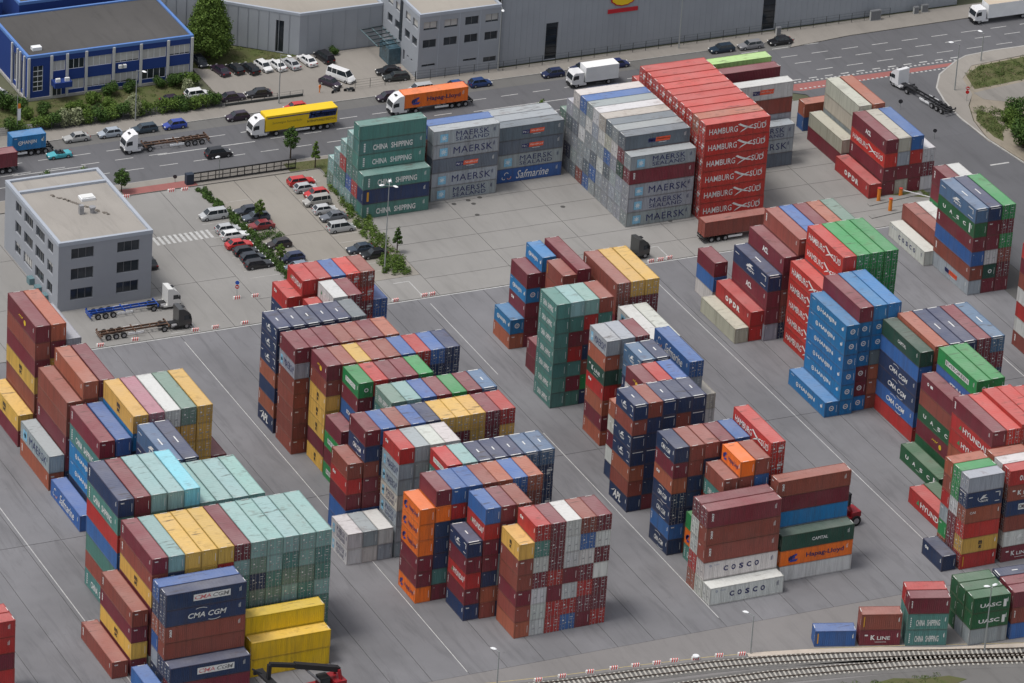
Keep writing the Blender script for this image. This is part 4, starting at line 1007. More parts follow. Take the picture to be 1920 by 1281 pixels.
wall(lb, 'side_wall', (73.9, 240), (73.9, 193.1), 0, 13.6, [], M_HALL)
roof(lb, [(73.9, 167.2), (167, 167.2), (167, 240), (73.9, 240)], 13.5, .25, M_HALLR, M_TRIM, .4)
MB().box(73.72, 166.72, 0, 73.9, 167.15, 13.4).build('downpipe', mat('gutter_grey', (.12, .125, .13), .6), lb)
em = MB(); n = 26
outer = [(math.cos(2 * math.pi * i / n) * 2.5 * (1 + .06 * (i % 2)), math.sin(2 * math.pi * i / n) * 1.7 * (1 + .06 * (i % 2))) for i in range(n)]
def disc(pts, y0, y1, cx, cz, m):
    b = MB(); v = [(cx + x, y0, cz + z) for x, z in pts]; u = [(cx + x, y1, cz + z) for x, z in pts]; k = len(pts)
    b.poly(v)
    for i in range(k): j = (i + 1) % k; b.poly([v[j], v[i], u[i], u[j]])
    return b.build('emblem', m, lb)
ex, ez = 97.9, 10.5
disc(outer, 167.02, 167.16, ex, ez, mat('emblem_red', (.45, .02, .03), .5)); disc([(x * .9, z * .88) for x, z in outer], 166.95, 167.02, ex, ez, mat('emblem_yellow', (.75, .50, .02), .5))
disc([(x * .25 - .9, z * .22 + .3) for x, z in outer], 166.9, 166.95, ex, ez, M_BLACK)
MB().box(95.0, 167.0, 7.55, 100.9, 167.16, 8.3).build('name_board', bpy.data.materials['emblem_red'], lb)
Loc(lb).done()

# ------------------------------------------------------------------ vehicles (local: x forward, origin at the ground centre)
def wheelmesh(r, wd, seg=14):
    return MB().cyl((0, -wd / 2, r), (0, wd / 2, r), r, n=seg).mesh('tyre', M_TYRE), MB().cyl((0, -wd / 2 - .012, r), (0, wd / 2 + .012, r), r * .58, n=10).mesh('rim', M_STEEL)
WH = wheelmesh(.33, .22); WT = wheelmesh(.50, .32)
def wheels(t, spots, W=WH):
    for x, y in spots:
        w0 = obj('wheel', W[0], t, (x, y, 0)); obj('rim', W[1], w0)
CARS = {}
def car(kind):
    """returns the parts of a car as (name, mesh, child-of) tuples"""
    if kind in CARS: return CARS[kind]
    P = dict(  # length, half width, belt height, bonnet end, windscreen top, roof end, rear bottom, roof height, bonnet height, tail height
        sedan=(4.6, .88, .92, .95, .35, -1.15, -1.75, 1.43, .80, .93), hatch=(4.1, .86, .93, 1.05, .45, -1.45, -1.95, 1.47, .82, .95),
        wagon=(4.7, .88, .93, 1.0, .42, -1.85, -2.25, 1.46, .82, .95), van=(4.7, .92, 1.05, 1.55, .85, -2.0, -2.25, 1.75, .95, 1.05),
        suv=(4.7, .93, 1.05, 1.15, .55, -1.75, -2.15, 1.72, .98, 1.05), transporter=(5.3, .97, 1.2, 1.95, 1.25, -2.5, -2.6, 2.1, 1.1, 1.2), open=(4.3, .87, .9, .8, .35, .1, -.2, 1.25, .78, .88))[kind]
    L, hw, belt, xb, xw, xr, xt, zr, zb, zt = P; f, r = L / 2, -L / 2
    st = [(f, .42, .55, .80), (f - .12, .68, .82, .92), (f - .5, zb - .06, .9, .95), (xb, zb + .05, 1, 1), (xb - .25, belt, 1, 1), (0, belt, 1, 1), (xt + .05, belt, 1, 1), (xt - .1, zt, 1, .98), (r + .3, zt - .02, .95, .96), (r + .05, .78, .9, .92), (r, .45, .8, .88)]
    m = MB()
    for i in range(len(st) - 1):
        a, b = st[i], st[i + 1]
        for s in (1, -1):
            q = [(a[0], s * hw * a[2] * .93, a[1]), (b[0], s * hw * b[2] * .93, b[1])]
            ma, mb_ = (a[0], s * hw * a[3], min(a[1] - .04, .62)), (b[0], s * hw * b[3], min(b[1] - .04, .62))
            la, lb_ = (a[0], s * hw * a[3] * .96, .24), (b[0], s * hw * b[3] * .96, .24)
            for quad in ((q[0], q[1], mb_, ma), (ma, mb_, lb_, la)): m.poly(quad if s > 0 else quad[::-1])
        m.poly([(a[0], -hw * a[2] * .93, a[1]), (b[0], -hw * b[2] * .93, b[1]), (b[0], hw * b[2] * .93, b[1]), (a[0], hw * a[2] * .93, a[1])])
    for e, o in ((st[0], 1), (st[-1], -1)): m.poly([(e[0], -hw * e[2] * .93, e[1]), (e[0], hw * e[2] * .93, e[1]), (e[0], hw * e[3] * .96, .24), (e[0], -hw * e[3] * .96, .24)][::o])
    m.poly([(f, -hw * .8, .24), (f, hw * .8, .24), (r, hw * .8, .24), (r, -hw * .8, .24)])
    out = [('body', m.mesh('car_body', M_CAR, True), None)]
    if kind == 'open':
        g = MB(); g.poly([(xb - .1, -.72, belt), (xb - .1, .72, belt), (xw, .6, zr), (xw, -.6, zr)]); out.append(('windscreen', g.mesh('windscreen', M_CARGLASS), None))
        s = MB(); s.box(-.9, -.68, belt + .003, xw + .1, .68, belt + .02)
        for yy in (-.38, .38):
            s.box(-.25, yy - .24, belt + .02, .25, yy + .24, belt + .1); s.box(-.4, yy - .24, belt + .02, -.25, yy + .24, belt + .32)
        out.append(('interior', s.mesh('car_interior', M_BLACK), None))
    else:
        B = [(xb - .05, hw * .86), (xt + .02, hw * .84)]; T = [(xw, hw * .70), (xr, hw * .68)]; g = MB()
        z0, z1 = belt - .01, zr - .05
        g.poly([(B[0][0], -B[0][1], z0), (B[0][0], B[0][1], z0), (T[0][0], T[0][1], z1), (T[0][0], -T[0][1], z1)])
        g.poly([(B[1][0], B[1][1], z0), (B[1][0], -B[1][1], z0), (T[1][0], -T[1][1], z1), (T[1][0], T[1][1], z1)])
        for s in (1, -1):
            q = [(B[0][0], s * B[0][1], z0), (B[1][0], s * B[1][1], z0), (T[1][0], s * T[1][1], z1), (T[0][0], s * T[0][1], z1)]; g.poly(q if s < 0 else q[::-1])
        out.append(('windows', g.mesh('car_windows', M_CARGLASS), None))
        rf = MB(); e = .03; rf.add([(T[0][0] + e, -T[0][1] - e, z1), (T[0][0] + e, T[0][1] + e, z1), (T[1][0] - e, T[1][1] + e, z1), (T[1][0] - e, -T[1][1] - e, z1),
                          (T[0][0] - .12, -T[0][1] + .06, zr), (T[0][0] - .12, T[0][1] - .06, zr), (T[1][0] + .12, T[1][1] - .06, zr), (T[1][0] + .12, -T[1][1] + .06, zr)],
                         [(4, 5, 6, 7), (0, 1, 5, 4), (1, 2, 6, 5), (2, 3, 7, 6), (3, 0, 4, 7)])
        for s in (1, -1):    # pillars
            rf.bar((B[0][0] + .01, s * (B[0][1] + .01), z0), (T[0][0] + .01, s * (T[0][1] + .01), z1), .07, .05); rf.bar((B[1][0], s * (B[1][1] + .01), z0), (T[1][0], s * (T[1][1] + .01), z1), .14, .06)
            xm = (B[0][0] + B[1][0]) / 2 - .1; rf.bar((xm, s * (hw * .855 + .005), z0), (xm - .02, s * (hw * .70), z1), .08, .04)
            if L > 4.3 and kind != 'sedan': rf.bar((xm - 1.1, s * (hw * .85 + .005), z0), (xm - 1.1, s * (hw * .70), z1), .08, .04)
        out.append(('roof', rf.mesh('car_roof', M_CAR), None))
    hl = MB().box(f - .14, .45, .56, f + .012, .78, .70).mesh('headlight', M_LIGHT); tl = MB().box(r - .012, .48, .64, r + .12, .80, .80).mesh('tail_light', M_TAIL)
    out += [('headlight', hl, 1), ('headlight', hl, -1), ('tail_light', tl, 1), ('tail_light', tl, -1)]
    tr = MB().box(f - .02, -.5, .30, f + .016, .5, .48).box(r - .016, -.26, .42, r + .02, .26, .54).mesh('grille', M_BLACK); out.append(('grille', tr, None))
    pl = MB()
    for s in (1, -1): pl.box(xb - .35, s * (hw + .02) - .05, belt - .02, xb - .22, s * (hw + .02) + .09 * s, belt + .12)
    out.append(('mirrors', pl.mesh('wing_mirrors', M_CAR), None))
    CARS[kind] = (out, L, hw); return CARS[kind]
CG = {}
def place_car(kind, x, y, rz, col, label, group='cars parked and driving around the yard', z=0.0):
    parts, L, hw = car(kind); t = empty('car' if kind != 'transporter' else 'van', (x, y, z), R(rz), label, 'car' if kind != 'transporter' else 'van', group)
    for nm, me, s in parts:
        o = obj(nm, me, t, color=col)
        if s == -1: o.scale = (1, -1, 1)
    d = L * .31; wheels(t, ((d, hw - .1), (d, -hw + .1), (-d, hw - .1), (-d, -hw + .1)))
    return t
cK = (.014, .014, .017); cS = (.42, .43, .44); cW = (.70, .70, .70); cR = (.48, .03, .03); cG = (.12, .13, .15); cN = (.022, .032, .085); cB = (.03, .06, .30); cP = (.03, .018, .035); cT = (.06, .36, .42)
G1 = 'cars in the yard car park'
for a in [('van', 2.9, 126.0, 180, cS, 'silver people carrier alone above the zebra crossing, left of the hedge strip'),
          ('hatch', 3.2, 120.5, 0, cS, 'small silver hatchback behind the white estate car, left bay row'),
          ('wagon', 3.4, 118.0, 0, cW, 'white estate car with dark windows between silver hatchback and red saloon'),
          ('sedan', 2.8, 114.6, 0, cR, 'red saloon in the left bay row below the white estate car'),
          ('hatch', 2.9, 111.9, 0, cK, 'black hatchback directly below the red saloon in the left bay row'),
          ('hatch', 3.1, 109.5, 0, (.02, .025, .035), 'dark blue-black hatchback, second from the bottom of left bay row'),
          ('wagon', 3.1, 106.9, 0, cK, 'black estate car at the lower end of the left bay row'),
          ('sedan', 8.9, 125.9, 180, (.03, .035, .05), 'dark saloon topmost in the middle bay row by the hedge'),
          ('wagon', 9.3, 123.2, 180, (.07, .085, .11), 'grey-blue estate car half hidden by a small tree, middle row'),
          ('sedan', 8.9, 120.0, 180, (.22, .03, .035), 'dark red saloon in the middle bay row by the hedge'),
          ('hatch', 9.1, 112.7, 180, (.03, .022, .022), 'black hatchback below the planted island in the middle bay row'),
          ('hatch', 9.2, 107.4, 180, cN, 'dark blue hatchback above the red container row, middle bays'),
          ('hatch', 8.6, 103.9, 180, (.18, .22, .28), 'pale blue-grey car mostly hidden behind the red containers'),
          ('wagon', 21.9, 133.6, 0, cR, 'bright red estate car at the top of the right bay row'),
          ('hatch', 21.6, 130.9, 0, cS, 'silver hatchback below the topmost red car, right bays'),
          ('hatch', 22.4, 128.4, 180, cR, 'red hatchback between silver hatchback and silver van'),
          ('van', 21.4, 125.6, 180, (.34, .33, .31), 'champagne silver van in the right bay row'),
          ('hatch', 21.4, 122.3, 0, (.48, .49, .50), 'light silver hatchback below the champagne van'),
          ('sedan', 21.7, 119.4, 180, (.13, .14, .16), 'dark grey saloon in the right bay row beside the bushes'),
          ('van', 21.3, 115.2, 0, (.40, .41, .41), 'silver people carrier below the dark grey saloon, right bays'),
          ('sedan', 21.2, 107.0, 180, (.04, .055, .08), 'dark blue-grey saloon just above the orange container roofs'),
          ('sedan', 22.6, 104.5, 180, cK, 'black saloon lowest in the right bay row beside lamp post')]:
    place_car(*a, G1)
G2 = 'cars parked in the far forecourt'
for a in [('hatch', 24.0, 184.0, 270, (.03, .035, .045), 'dark car under the big tree beside the blue building'),
          ('sedan', 26.0, 179.6, 100, cP, 'black saloon leftmost of the slanted forecourt row'), ('hatch', 28.7, 179.4, 100, cK, 'black hatchback second in the slanted forecourt row'),
          ('wagon', 31.2, 178.8, 100, cK, 'black estate car with roof rails in the slanted forecourt row'), ('hatch', 33.9, 178.8, 280, cW, 'white coupe beside the black estate car in forecourt'),
          ('sedan', 36.3, 178.7, 100, cW, 'white saloon between white coupe and silver saloon'), ('sedan', 38.9, 178.5, 100, cS, 'silver saloon right of the two white cars in forecourt'),
          ('sedan', 42.2, 178.9, 100, cW, 'white saloon parked apart near the hall corner'), ('van', 45.6, 179.2, 100, cK, 'black van at the right end of the forecourt row'),
          ('sedan', 28.7, 168.6, 175, cK, 'black saloon parked lengthwise behind the low fence'), ('sedan', 23.8, 168.5, 0, cP, 'black saloon behind the hedge end and low fence'),
          ('suv', 18.3, 171.2, 0, cW, 'white off-road car behind the hedge near the blue building'), ('hatch', 42.4, 168.9, 300, cP, 'black hatchback beside the white panel van'),
          ('sedan', 54.2, 170.4, 170, cK, 'black saloon beside grey corner block, nearer its entrance'), ('wagon', 54.4, 167.6, 172, (.025, .03, .03), 'black estate car at the foot of the grey corner block'),
          ('wagon', -15.4, 181.2, 200, cS, 'pale car cut by the left border beside blue building'), ('sedan', 13.5, 170.6, 0, cP, 'dark car hidden behind the roadside hedge')]:
    place_car(*a, G2)
place_car('transporter', 45.2, 170.6, 300, cW, 'white panel van in the forecourt beside the motorcycles', None)
G3 = 'cars parked along the road'
for a in [('sedan', -7.9, 161.2, 180, (.36, .36, .35), 'silver saloon parked behind the turquoise convertible'), ('hatch', -1.9, 161.1, 180, (.33, .37, .42), 'silver-blue compact car second at the kerb from left'),
          ('wagon', 4.3, 161.0, 180, (.03, .05, .07), 'dark blue estate car behind the white tractor cab'), ('hatch', 9.9, 160.9, 180, cB, 'bright blue small car parked at the kerb'),
          ('hatch', 21.5, 160.8, 180, cP, 'dark purple car just left of the yellow lorry'), ('hatch', 32.5, 161.2, 180, cR, 'red car hidden behind the yellow lorry roof'),
          ('hatch', 49.6, 160.4, 180, cP, 'black hatchback in front of the orange container lorry'), ('van', 56.3, 161.4, 180, cS, 'silver car with roof bars behind orange lorry cab'),
          ('hatch', 67.6, 160.9, 0, (.02, .05, .16), 'blue car behind the rear of the orange container'), ('sedan', 62.6, 161.2, 180, (.03, .08, .22), 'blue saloon hidden behind the orange container roof'),
          ('hatch', 81.6, 160.7, 180, cN, 'navy hatchback left of the white box lorry'), ('wagon', 87.6, 161.2, 180, cN, 'navy estate car behind the white box lorry cab'),
          ('hatch', 94.6, 161.0, 0, (.02, .03, .11), 'navy car beyond the white box lorry rear'), ('wagon', 115.4, 161.3, 180, (.015, .03, .05), 'dark green-blue estate car leftmost of three below the hall'),
          ('wagon', 121.1, 161.1, 180, (.2, .2, .21), 'grey-silver car in the middle of three below the hall'), ('sedan', 127.2, 161.2, 180, cK, 'black saloon rightmost of three below the hall')]:
    place_car(*a, G3, -.008)
place_car('open', -13.0, 155.9, 180, cT, 'turquoise open convertible driving on the road', None, -.012)
place_car('suv', 12.8, 148.0, 0, cK, 'black off-road car driving right on the near lane', None, -.012)
place_car('sedan', -13.6, 113.2, 90, cK, 'dark car beside the right wall of the grey office', None)

# lorries: x forward
def cab(t, x, col, high=True, name='cab', dark=False):
    z1 = 3.55 if high else 2.9; m = MB()
    s = [(x - .0, .75), (x + 1.75, .75), (x + 2.25, .9), (x + 2.3, 1.6), (x + 2.05, 2.55), (x + 1.7, 2.95), (x + .9, z1), (x - .0, z1 + .1 if high else z1)]
    for i in range(len(s)):
        a, b = s[i], s[(i + 1) % len(s)]; m.poly([(a[0], -1.22, a[1]), (b[0], -1.22, b[1]), (b[0], 1.22, b[1]), (a[0], 1.22, a[1])])
    m.poly([(p[0], -1.22, p[1]) for p in s]); m.poly([(p[0], 1.22, p[1]) for p in s][::-1])
    c = m.build(name, M_CAR, t, color=col)
    g = MB(); g.poly([(x + 2.325, -1.1, 1.65), (x + 2.325, 1.1, 1.65), (x + 2.08, 1.06, 2.52), (x + 2.08, -1.06, 2.52)]); g.build('windscreen', M_CARGLASS, t)
    for sy in (-1, 1): MB().poly([(x + .95, sy * 1.232, 1.7), (x + 1.95, sy * 1.232, 1.7), (x + 1.75, sy * 1.232, 2.45), (x + .95, sy * 1.232, 2.45)]).build('side_window', M_CARGLASS, t)
    MB().box(x + 2.2, -1.1, .35, x + 2.34, 1.1, .75).box(x + .95, -.35, z1 - .1, x + 1.35, .35, z1 + .0).build('grille', M_BLACK, t)['kind'] = 'stuff'
    for sy in (-1, 1): MB().box(x + 2.25, sy * .92 - .18, .78, x + 2.335, sy * .92 + .18, .98).build('headlight', M_LIGHT, t)
    for sy in (-1, 1): MB().box(x + 1.9, sy * 1.42 - .12, 1.75, x + 2.05, sy * 1.42 + .12, 2.4).build('mirror', M_BLACK, t)
    MB().box(x - .6, -1.15, .45, x + 1.6, 1.15, .78).build('side_skirt', M_BLACK if dark else M_CAR, t, color=col)
    return c
def chassis(t, x0, x1, m, axles, z=1.15):
    b = MB()
    for sy in (-.42, .42): b.box(x0, sy - .07, z - .32, x1, sy + .07, z - .02)
    n = max(3, int((x1 - x0) / 1.4))
    for i in range(n + 1):
        xx = x0 + (x1 - x0) * i / n; wide = i in (0, n, n // 2); b.box(xx - .07, -1.2 if wide else -.42, z - .26, xx + .07, 1.2 if wide else .42, z - .06)
    for sy in (-1, 1): b.box(x0, sy * 1.2 - .06, z - .3, x0 + .25, sy * 1.2 + .06, z + .06); b.box(x1 - .25, sy * 1.2 - .06, z - .3, x1, sy * 1.2 + .06, z + .06)
    b.box(x0 - .05, -1.22, .5, x0 + .08, 1.22, .62)
    b.build('chassis_frame', m, t)
    for sy in (-1, 1): MB().box(x0 + 4.6, sy * 1.12 - .04, .5, x0 + 7.2, sy * 1.12 + .04, .85).build('side_guard', M_WHITE, t)
    for ax in axles: wheels(t, ((ax, .98), (ax, -.98)), WT); MB().cyl((ax, -.8, .5), (ax, .8, .5), .07, n=6).build('axle', M_BLACK, t)
def lorry(x, y, rz, label, col, m=M_RUST, body=None, dark=False, cabside=True, z=0):
    t = empty('lorry', (x, y, z), R(rz), label, 'lorry', 'lorries and container trucks')
    cab(t, 5.9, col, True, dark=dark); MB().box(2.6, -.5, .75, 6.2, .5, 1.0).build('tractor_frame', M_BLACK, t)
    wheels(t, ((7.35, 1.0), (7.35, -1.0), (3.6, .98), (3.6, -.98)), WT)
    MB().cyl((4.9, .75, .7), (5.7, .75, .7), .3, n=10).cyl((4.9, -.75, .7), (5.7, -.75, .7), .3, n=10).build('fuel_tank', M_STEEL, t)
    chassis(t, -7.2, 4.4, m, (-5.9, -4.6, -3.3))
    return t
lorry(6.0, 154.3, 180, 'white tractor cab pulling an empty rusty container chassis on the road', (.72, .72, .73), M_RUST)
h = lorry(28.9, 153.6, 180, 'white cab with long yellow tarpaulin trailer lettered in blue on road', (.72, .72, .73), M_BLACK)
M_YTARP = mat('yellow_tarpaulin', (.78, .52, .02), .55, .3, 0, .06, .5)
MB().box(-7.6, -1.27, 1.16, 5.7, 1.27, 4.0).build('trailer_body', M_YTARP, h)
pr = Print(); pr.rect(.3, 2.15, 8.4, 2.35, (.03, .05, .16)); pr.rect(7.9, 1.25, 13.0, 2.5, (.03, .05, .16), .25); pr.text('Hofmann', 8.2, 1.36, 12.9, 2.4, (.88, .68, .05), .03, .3); pr.text('INTERNATIONALE SPEDITION', 7.7, .5, 13.0, .95, (.12, .09, .03), .02); pr.text('Sammelgut Fernverkehr', 1.2, .95, 6.8, 1.5, (.2, .15, .03), 0, .2)
q = MB(); q.v = [(5.7 - u, 1.285, 1.3 + v) for u, v in pr.v]; q.f = pr.f; q.c = pr.c; q.m = [0] * len(pr.f); q.build('trailer_lettering', M_FLAT, h)
h = lorry(55.6, 154.8, 180, 'white cab under an orange container, beyond the grey stacks', (.72, .72, .73), M_BLACK)
def loose_box(L, x, y, z, c, lv, label, rz=0, hh=2.6, door=False):
    b = dict(x=x, y=y, z=z, L=L, h=hh, ori='U', rot=R(rz), c=c, lv=lv, door=door); col = PC[c]
    t = empty('shipping_container', (x, y, z), R(rz) + math.pi / 2, label, 'container'); t.scale = (1, 1, hh / HB)
    obj('frame', kmesh(L, 'frame'), t, color=tuple(v * .9 for v in col)); obj('side_panel', kmesh(L, 'side'), t, color=col); obj('side_panel', kmesh(L, 'side'), t, rz=math.pi, color=col); obj('roof_panel', kmesh(L, 'roof'), t, color=col)
    for nm in ('doorl', 'doorr'): obj('door', kmesh(L, nm), t, rz=math.pi if door else 0, color=col)
    obj('end_panel', kmesh(L, 'end'), t, rz=0 if door else math.pi, color=col)
    if lv != ' ':
        me = letter_mesh(L, lv, door, 0, True); obj('side_lettering', me, t)['kind'] = 'stuff'
    return t
loose_box(12, 55.7, 154.8, 1.2, 'o', 'L', 'orange lettered container riding on the lorry beyond the grey stacks')
t = lorry(-20.0, 159.0, 180, 'lorry chassis under the blue container at the left border', (.10, .10, .12), M_BLACK, z=-.01)
t.location.x = -20.6
loose_box(6, -17.7, 159.1, 1.2, 'j', 'J', 'mid-blue short container on a lorry at the upper left border')
t = lorry(-29.0, 153.6, 180, 'lorry at the left border carrying a dark red container', (.2, .2, .2), M_BLACK)
loose_box(12, -27.9, 153.6, 1.2, 'm', ' ', 'dark red container on a lorry cut by the left border')
# white box lorry
def boxlorry(x, y, rz, label, L, roofc, zz=0):
    t = empty('box_lorry', (x, y, zz), R(rz), label, 'lorry'); cab(t, L / 2, (.72, .72, .73), False); MB().box(-L / 2 - .2, -.45, .7, L / 2 + .4, .45, .98).build('frame', M_BLACK, t)
    MB().box(-L / 2 - .2, -1.25, 1.02, L / 2 - .35, 1.25, 3.75).build('box_body', M_WHITE, t)
    MB().box(-L / 2 - .17, -1.22, 3.753, L / 2 - .38, 1.22, 3.78).build('box_roof', mat('box_roof', roofc, .6), t)
    wheels(t, ((L / 2 + 1.3, 1), (L / 2 + 1.3, -1), (-L / 2 + 1.6, .98), (-L / 2 + 1.6, -.98)), WT); return t
boxlorry(88.0, 155.8, 180, 'small white box lorry on the road left of the red block', 6.6, (.78, .78, .77))
boxlorry(172.5, 159.0, 180, 'white box lorry with beige roof at the upper right corner', 9.5, (.50, .42, .33))
lorry(140.5, 131.5, 101, 'white cab with long empty black chassis turning into the side road', (.72, .72, .73), M_BLACK)
lorry(-22.6, 98.4, 0, 'white cab with blue empty chassis parked against the grey office', (.70, .70, .68), mat('blue_chassis', (.02, .07, .32), .5))
lorry(-23.6, 91.2, 0, 'dark cab with empty black chassis parked nearest the white yard line', (.045, .045, .045), M_RUST, dark=True)
t = empty('tractor_unit', (62.6, 90.8, 0), R(8), 'dark grey tractor cab without trailer behind the yellow roofs', 'lorry'); cab(t, .9, (.05, .052, .05), True, dark=True)
MB().box(-2.6, -.5, .75, 1.2, .5, 1.0).build('tractor_frame', M_BLACK, t); wheels(t, ((2.35, 1.0), (2.35, -1.0), (-1.5, .98), (-1.5, -.98)), WT)
t = empty('container_trailer', (82.9, 93.0, 0), 0, 'flat semi-trailer under the long brown container below the red block', 'trailer'); chassis(t, -6.1, 6.1, M_BLACK, (-4.6, -3.3, -2.0))
loose_box(12, 82.9, 93.0, 1.2, 'b', ' ', 'long brown container on a trailer just below the bright red block', 0, 2.7, True)
t = empty('container_trailer', (83.5, 141.0, 0), 0, 'trailer with dark load behind the grey stepped block', 'trailer') if False else None
loose_box(6, 85.2, 147.0, .6, 'n', ' ', 'small dark container beside the tree behind the grey stepped block')
# motorcycles
def bike(x, y, rz, label):
    t = empty('motorcycle', (x, y, 0.02), R(rz), label, 'motorcycle', 'motorcycles by the white van')
    MB().cyl((.7, -.06, .31), (.7, .06, .31), .31, n=12).build('wheel', M_TYRE, t); MB().cyl((-.7, -.08, .31), (-.7, .08, .31), .31, n=12).build('wheel', M_TYRE, t)
    MB().bar((-.6, 0, .5), (.5, 0, .62), .22, .25).bar((-.2, 0, .45), (.3, 0, .45), .3, .35).build('body', M_CAR, t, color=(.03, .04, .05)); MB().box(-.75, -.16, .74, 0, .16, .86).build('seat', M_BLACK, t)
    MB().bar((.55, 0, .85), (.75, 0, .3), .06).bar((.5, -.35, 1.02), (.5, .35, 1.02), .05).build('handlebar', M_STEEL, t)
bike(42.1, 165.8, 200, 'dark motorcycle left of the white van'); bike(44.5, 165.4, 160, 'dark motorcycle right of the white van')

# ------------------------------------------------------------------ handling machines
M_RED = mat('machine_red', (.26, .016, .022), .4, .4, 0, .15, 1.5)
WB = wheelmesh(.85, .6, 18)
r_ = empty('reach_stacker', (-40.6, -21.4, 0), R(186), 'red reach stacker with long black boom at the bottom border', 'reach stacker')
MB().box(-3.2, -1.4, .9, 3.0, 1.4, 1.9).box(-3.2, -1.5, 1.9, -1.4, 1.5, 2.7).build('body', M_RED, r_); wheels(r_, ((2.4, 1.6), (2.4, -1.6), (-2.3, 1.4), (-2.3, -1.4)), WB)
k = MB().box(-.9, -.8, 1.9, .6, .8, 3.4).build('cab', M_BLACK, r_); MB().box(-.95, -.7, 2.3, .65, .7, 3.3).box(-.8, -.83, 2.3, .5, .83, 3.3).build('cab_glass', M_CARGLASS, k)
MB().bar((-2.6, 1.05, 1.9), (-2.4, .55, 4.1), .35).bar((-2.6, -1.05, 1.9), (-2.4, -.55, 4.1), .35).build('boom_support', M_RED, r_)
bm = MB().bar((-2.6, 0, 3.9), (4.6, 0, 6.3), .85, .75).bar((4.2, 0, 6.15), (8.6, 0, 7.4), .6, .55).build('boom', M_BLACK, r_); MB().cyl((0, .6, 2.2), (2.6, .3, 5.0), .16).cyl((0, -.6, 2.2), (2.6, -.3, 5.0), .16).build('lift_cylinder', M_STEEL, r_)
sp = MB().bar((8.6, 0, 7.4), (8.7, 0, 5.2), .5).box(8.1, -3.0, 4.7, 9.2, 3.0, 5.1).box(7.9, -3.1, 4.3, 9.4, -2.8, 5.0).box(7.9, 2.8, 4.3, 9.4, 3.1, 5.0).bar((8.6, -1.5, 5.0), (9.9, -2.6, 5.6), .2).bar((8.6, 1.5, 5.0), (9.9, 2.6, 5.6), .2).build('spreader', M_BLACK, r_)
r2 = empty('forklift', (53.3, -1.0, 0), R(186), 'red empty-container forklift behind the maroon and blue stack', 'forklift')
MB().box(-2.6, -1.15, .7, 1.6, 1.15, 1.5).box(-2.7, -1.2, 1.5, -1.0, 1.2, 2.3).build('body', M_RED, r2); wheels(r2, ((1.5, 1.35), (1.5, -1.35), (-1.8, 1.1), (-1.8, -1.1)), WB)
k = MB().box(-.9, -.85, 5.3, .9, .85, 5.5).box(-.85, -.8, 3.4, .85, .8, 3.6).bar((-.8, .75, 3.5), (-.8, .75, 5.4), .14).bar((.8, .75, 3.5), (.8, .75, 5.4), .14).bar((-.8, -.75, 3.5), (-.8, -.75, 5.4), .14).bar((.8, -.75, 3.5), (.8, -.75, 5.4), .14).build('cab', M_BLACK, r2); MB().bar((-1.6, .8, 1.5), (-.6, .7, 3.5), .3).bar((-1.6, -.8, 1.5), (-.6, -.7, 3.5), .3).bar((1.2, .8, 1.4), (.7, .7, 3.5), .3).bar((1.2, -.8, 1.4), (.7, -.7, 3.5), .3).build('cab_support', M_RED, r2); MB().box(-.7, -.72, 3.62, .72, .72, 5.28).build('cab_glass', M_CARGLASS, k)
MB().bar((1.9, .55, .3), (2.0, .55, 9.8), .28).bar((1.9, -.55, .3), (2.0, -.55, 9.8), .28).bar((2.0, -.55, 9.6), (2.0, .55, 9.6), .25).bar((2.0, -.55, 5), (2.0, .55, 5), .2).build('mast', M_RED, r2)
MB().cyl((-.1, 0, 5.5), (-.1, 0, 5.75), .12).build('beacon', mat('amber_lens', (.8, .3, .02), .3), r2)

# ------------------------------------------------------------------ lamp posts, signs, fences, barriers
M_POST = mat('galvanised_post', (.34, .36, .36), .5, .5, .4); M_HEAD = mat('lamp_head', (.72, .73, .74), .35)
def lamp(x, y, h, heads, label, reach=1.3):
    t = empty('street_lamp', (x, y, 0), 0, label, 'street lamp', 'lamp posts'); MB().cyl((0, 0, 0), (0, 0, h), .13, .07, 8).build('pole', M_POST, t)
    for a in heads:
        a = R(a); ex, ey = math.cos(a) * reach, math.sin(a) * reach
        MB().bar((0, 0, h - .1), (ex * .6, ey * .6, h + .15), .07).build('arm', M_POST, t)
        m = MB(); A = Matrix.Translation((ex, ey, h + .2)) @ Matrix.Rotation(a, 4, 'Z')
        v = []; n = 8
        for k_, (rx, zz) in enumerate(((.30, -.08), (.52, .03), (.30, .14))):
            for i in range(n): q = 2 * math.pi * i / n; v.append((math.cos(q) * rx, math.sin(q) * rx * .55, zz))
        f = [tuple(reversed(range(n)))] + [(k_ * n + i, k_ * n + (i + 1) % n, (k_ + 1) * n + (i + 1) % n, (k_ + 1) * n + i) for k_ in range(2) for i in range(n)] + [tuple(range(2 * n, 3 * n))]
        m.add(v, f, A); m.build('lamp_head', M_HEAD, t)
lamp(22.0, 98.9, 15.6, (60, 180, 300), 'tall triple-headed lamp post in the planted strip before the teal stack')
lamp(4.5, 165.4, 9.6, (300,), 'lamp post among the roadside bushes before the blue building', 1.6)
lamp(30.8, 164.5, 9.4, (300,), 'lamp post on the footway above the yellow lorry', 1.8)
lamp(73.2, 165.6, 12.4, (250,), 'lamp post at the corner between grey block and long hall', 2.2)
lamp(108.5, 164.6, 14.6, (200,), 'lamp post in front of the long hall wall', 2.2)
lamp(-21, 165.4, 9.8, (300,), 'slim lamp post at the left border beside the hedge', .6)
lamp(9.6, 139.9, 3.9, (200,), 'short lamp post beside the black sliding gate', .5)
lamp(22.6, -30.9, 6.4, (130,), 'thin lamp post near the striped barriers, bottom centre right', 1.3)
lamp(-16.9, -29.0, 7.0, (130,), 'thin lamp post left of the striped barriers at the bottom border', .9)
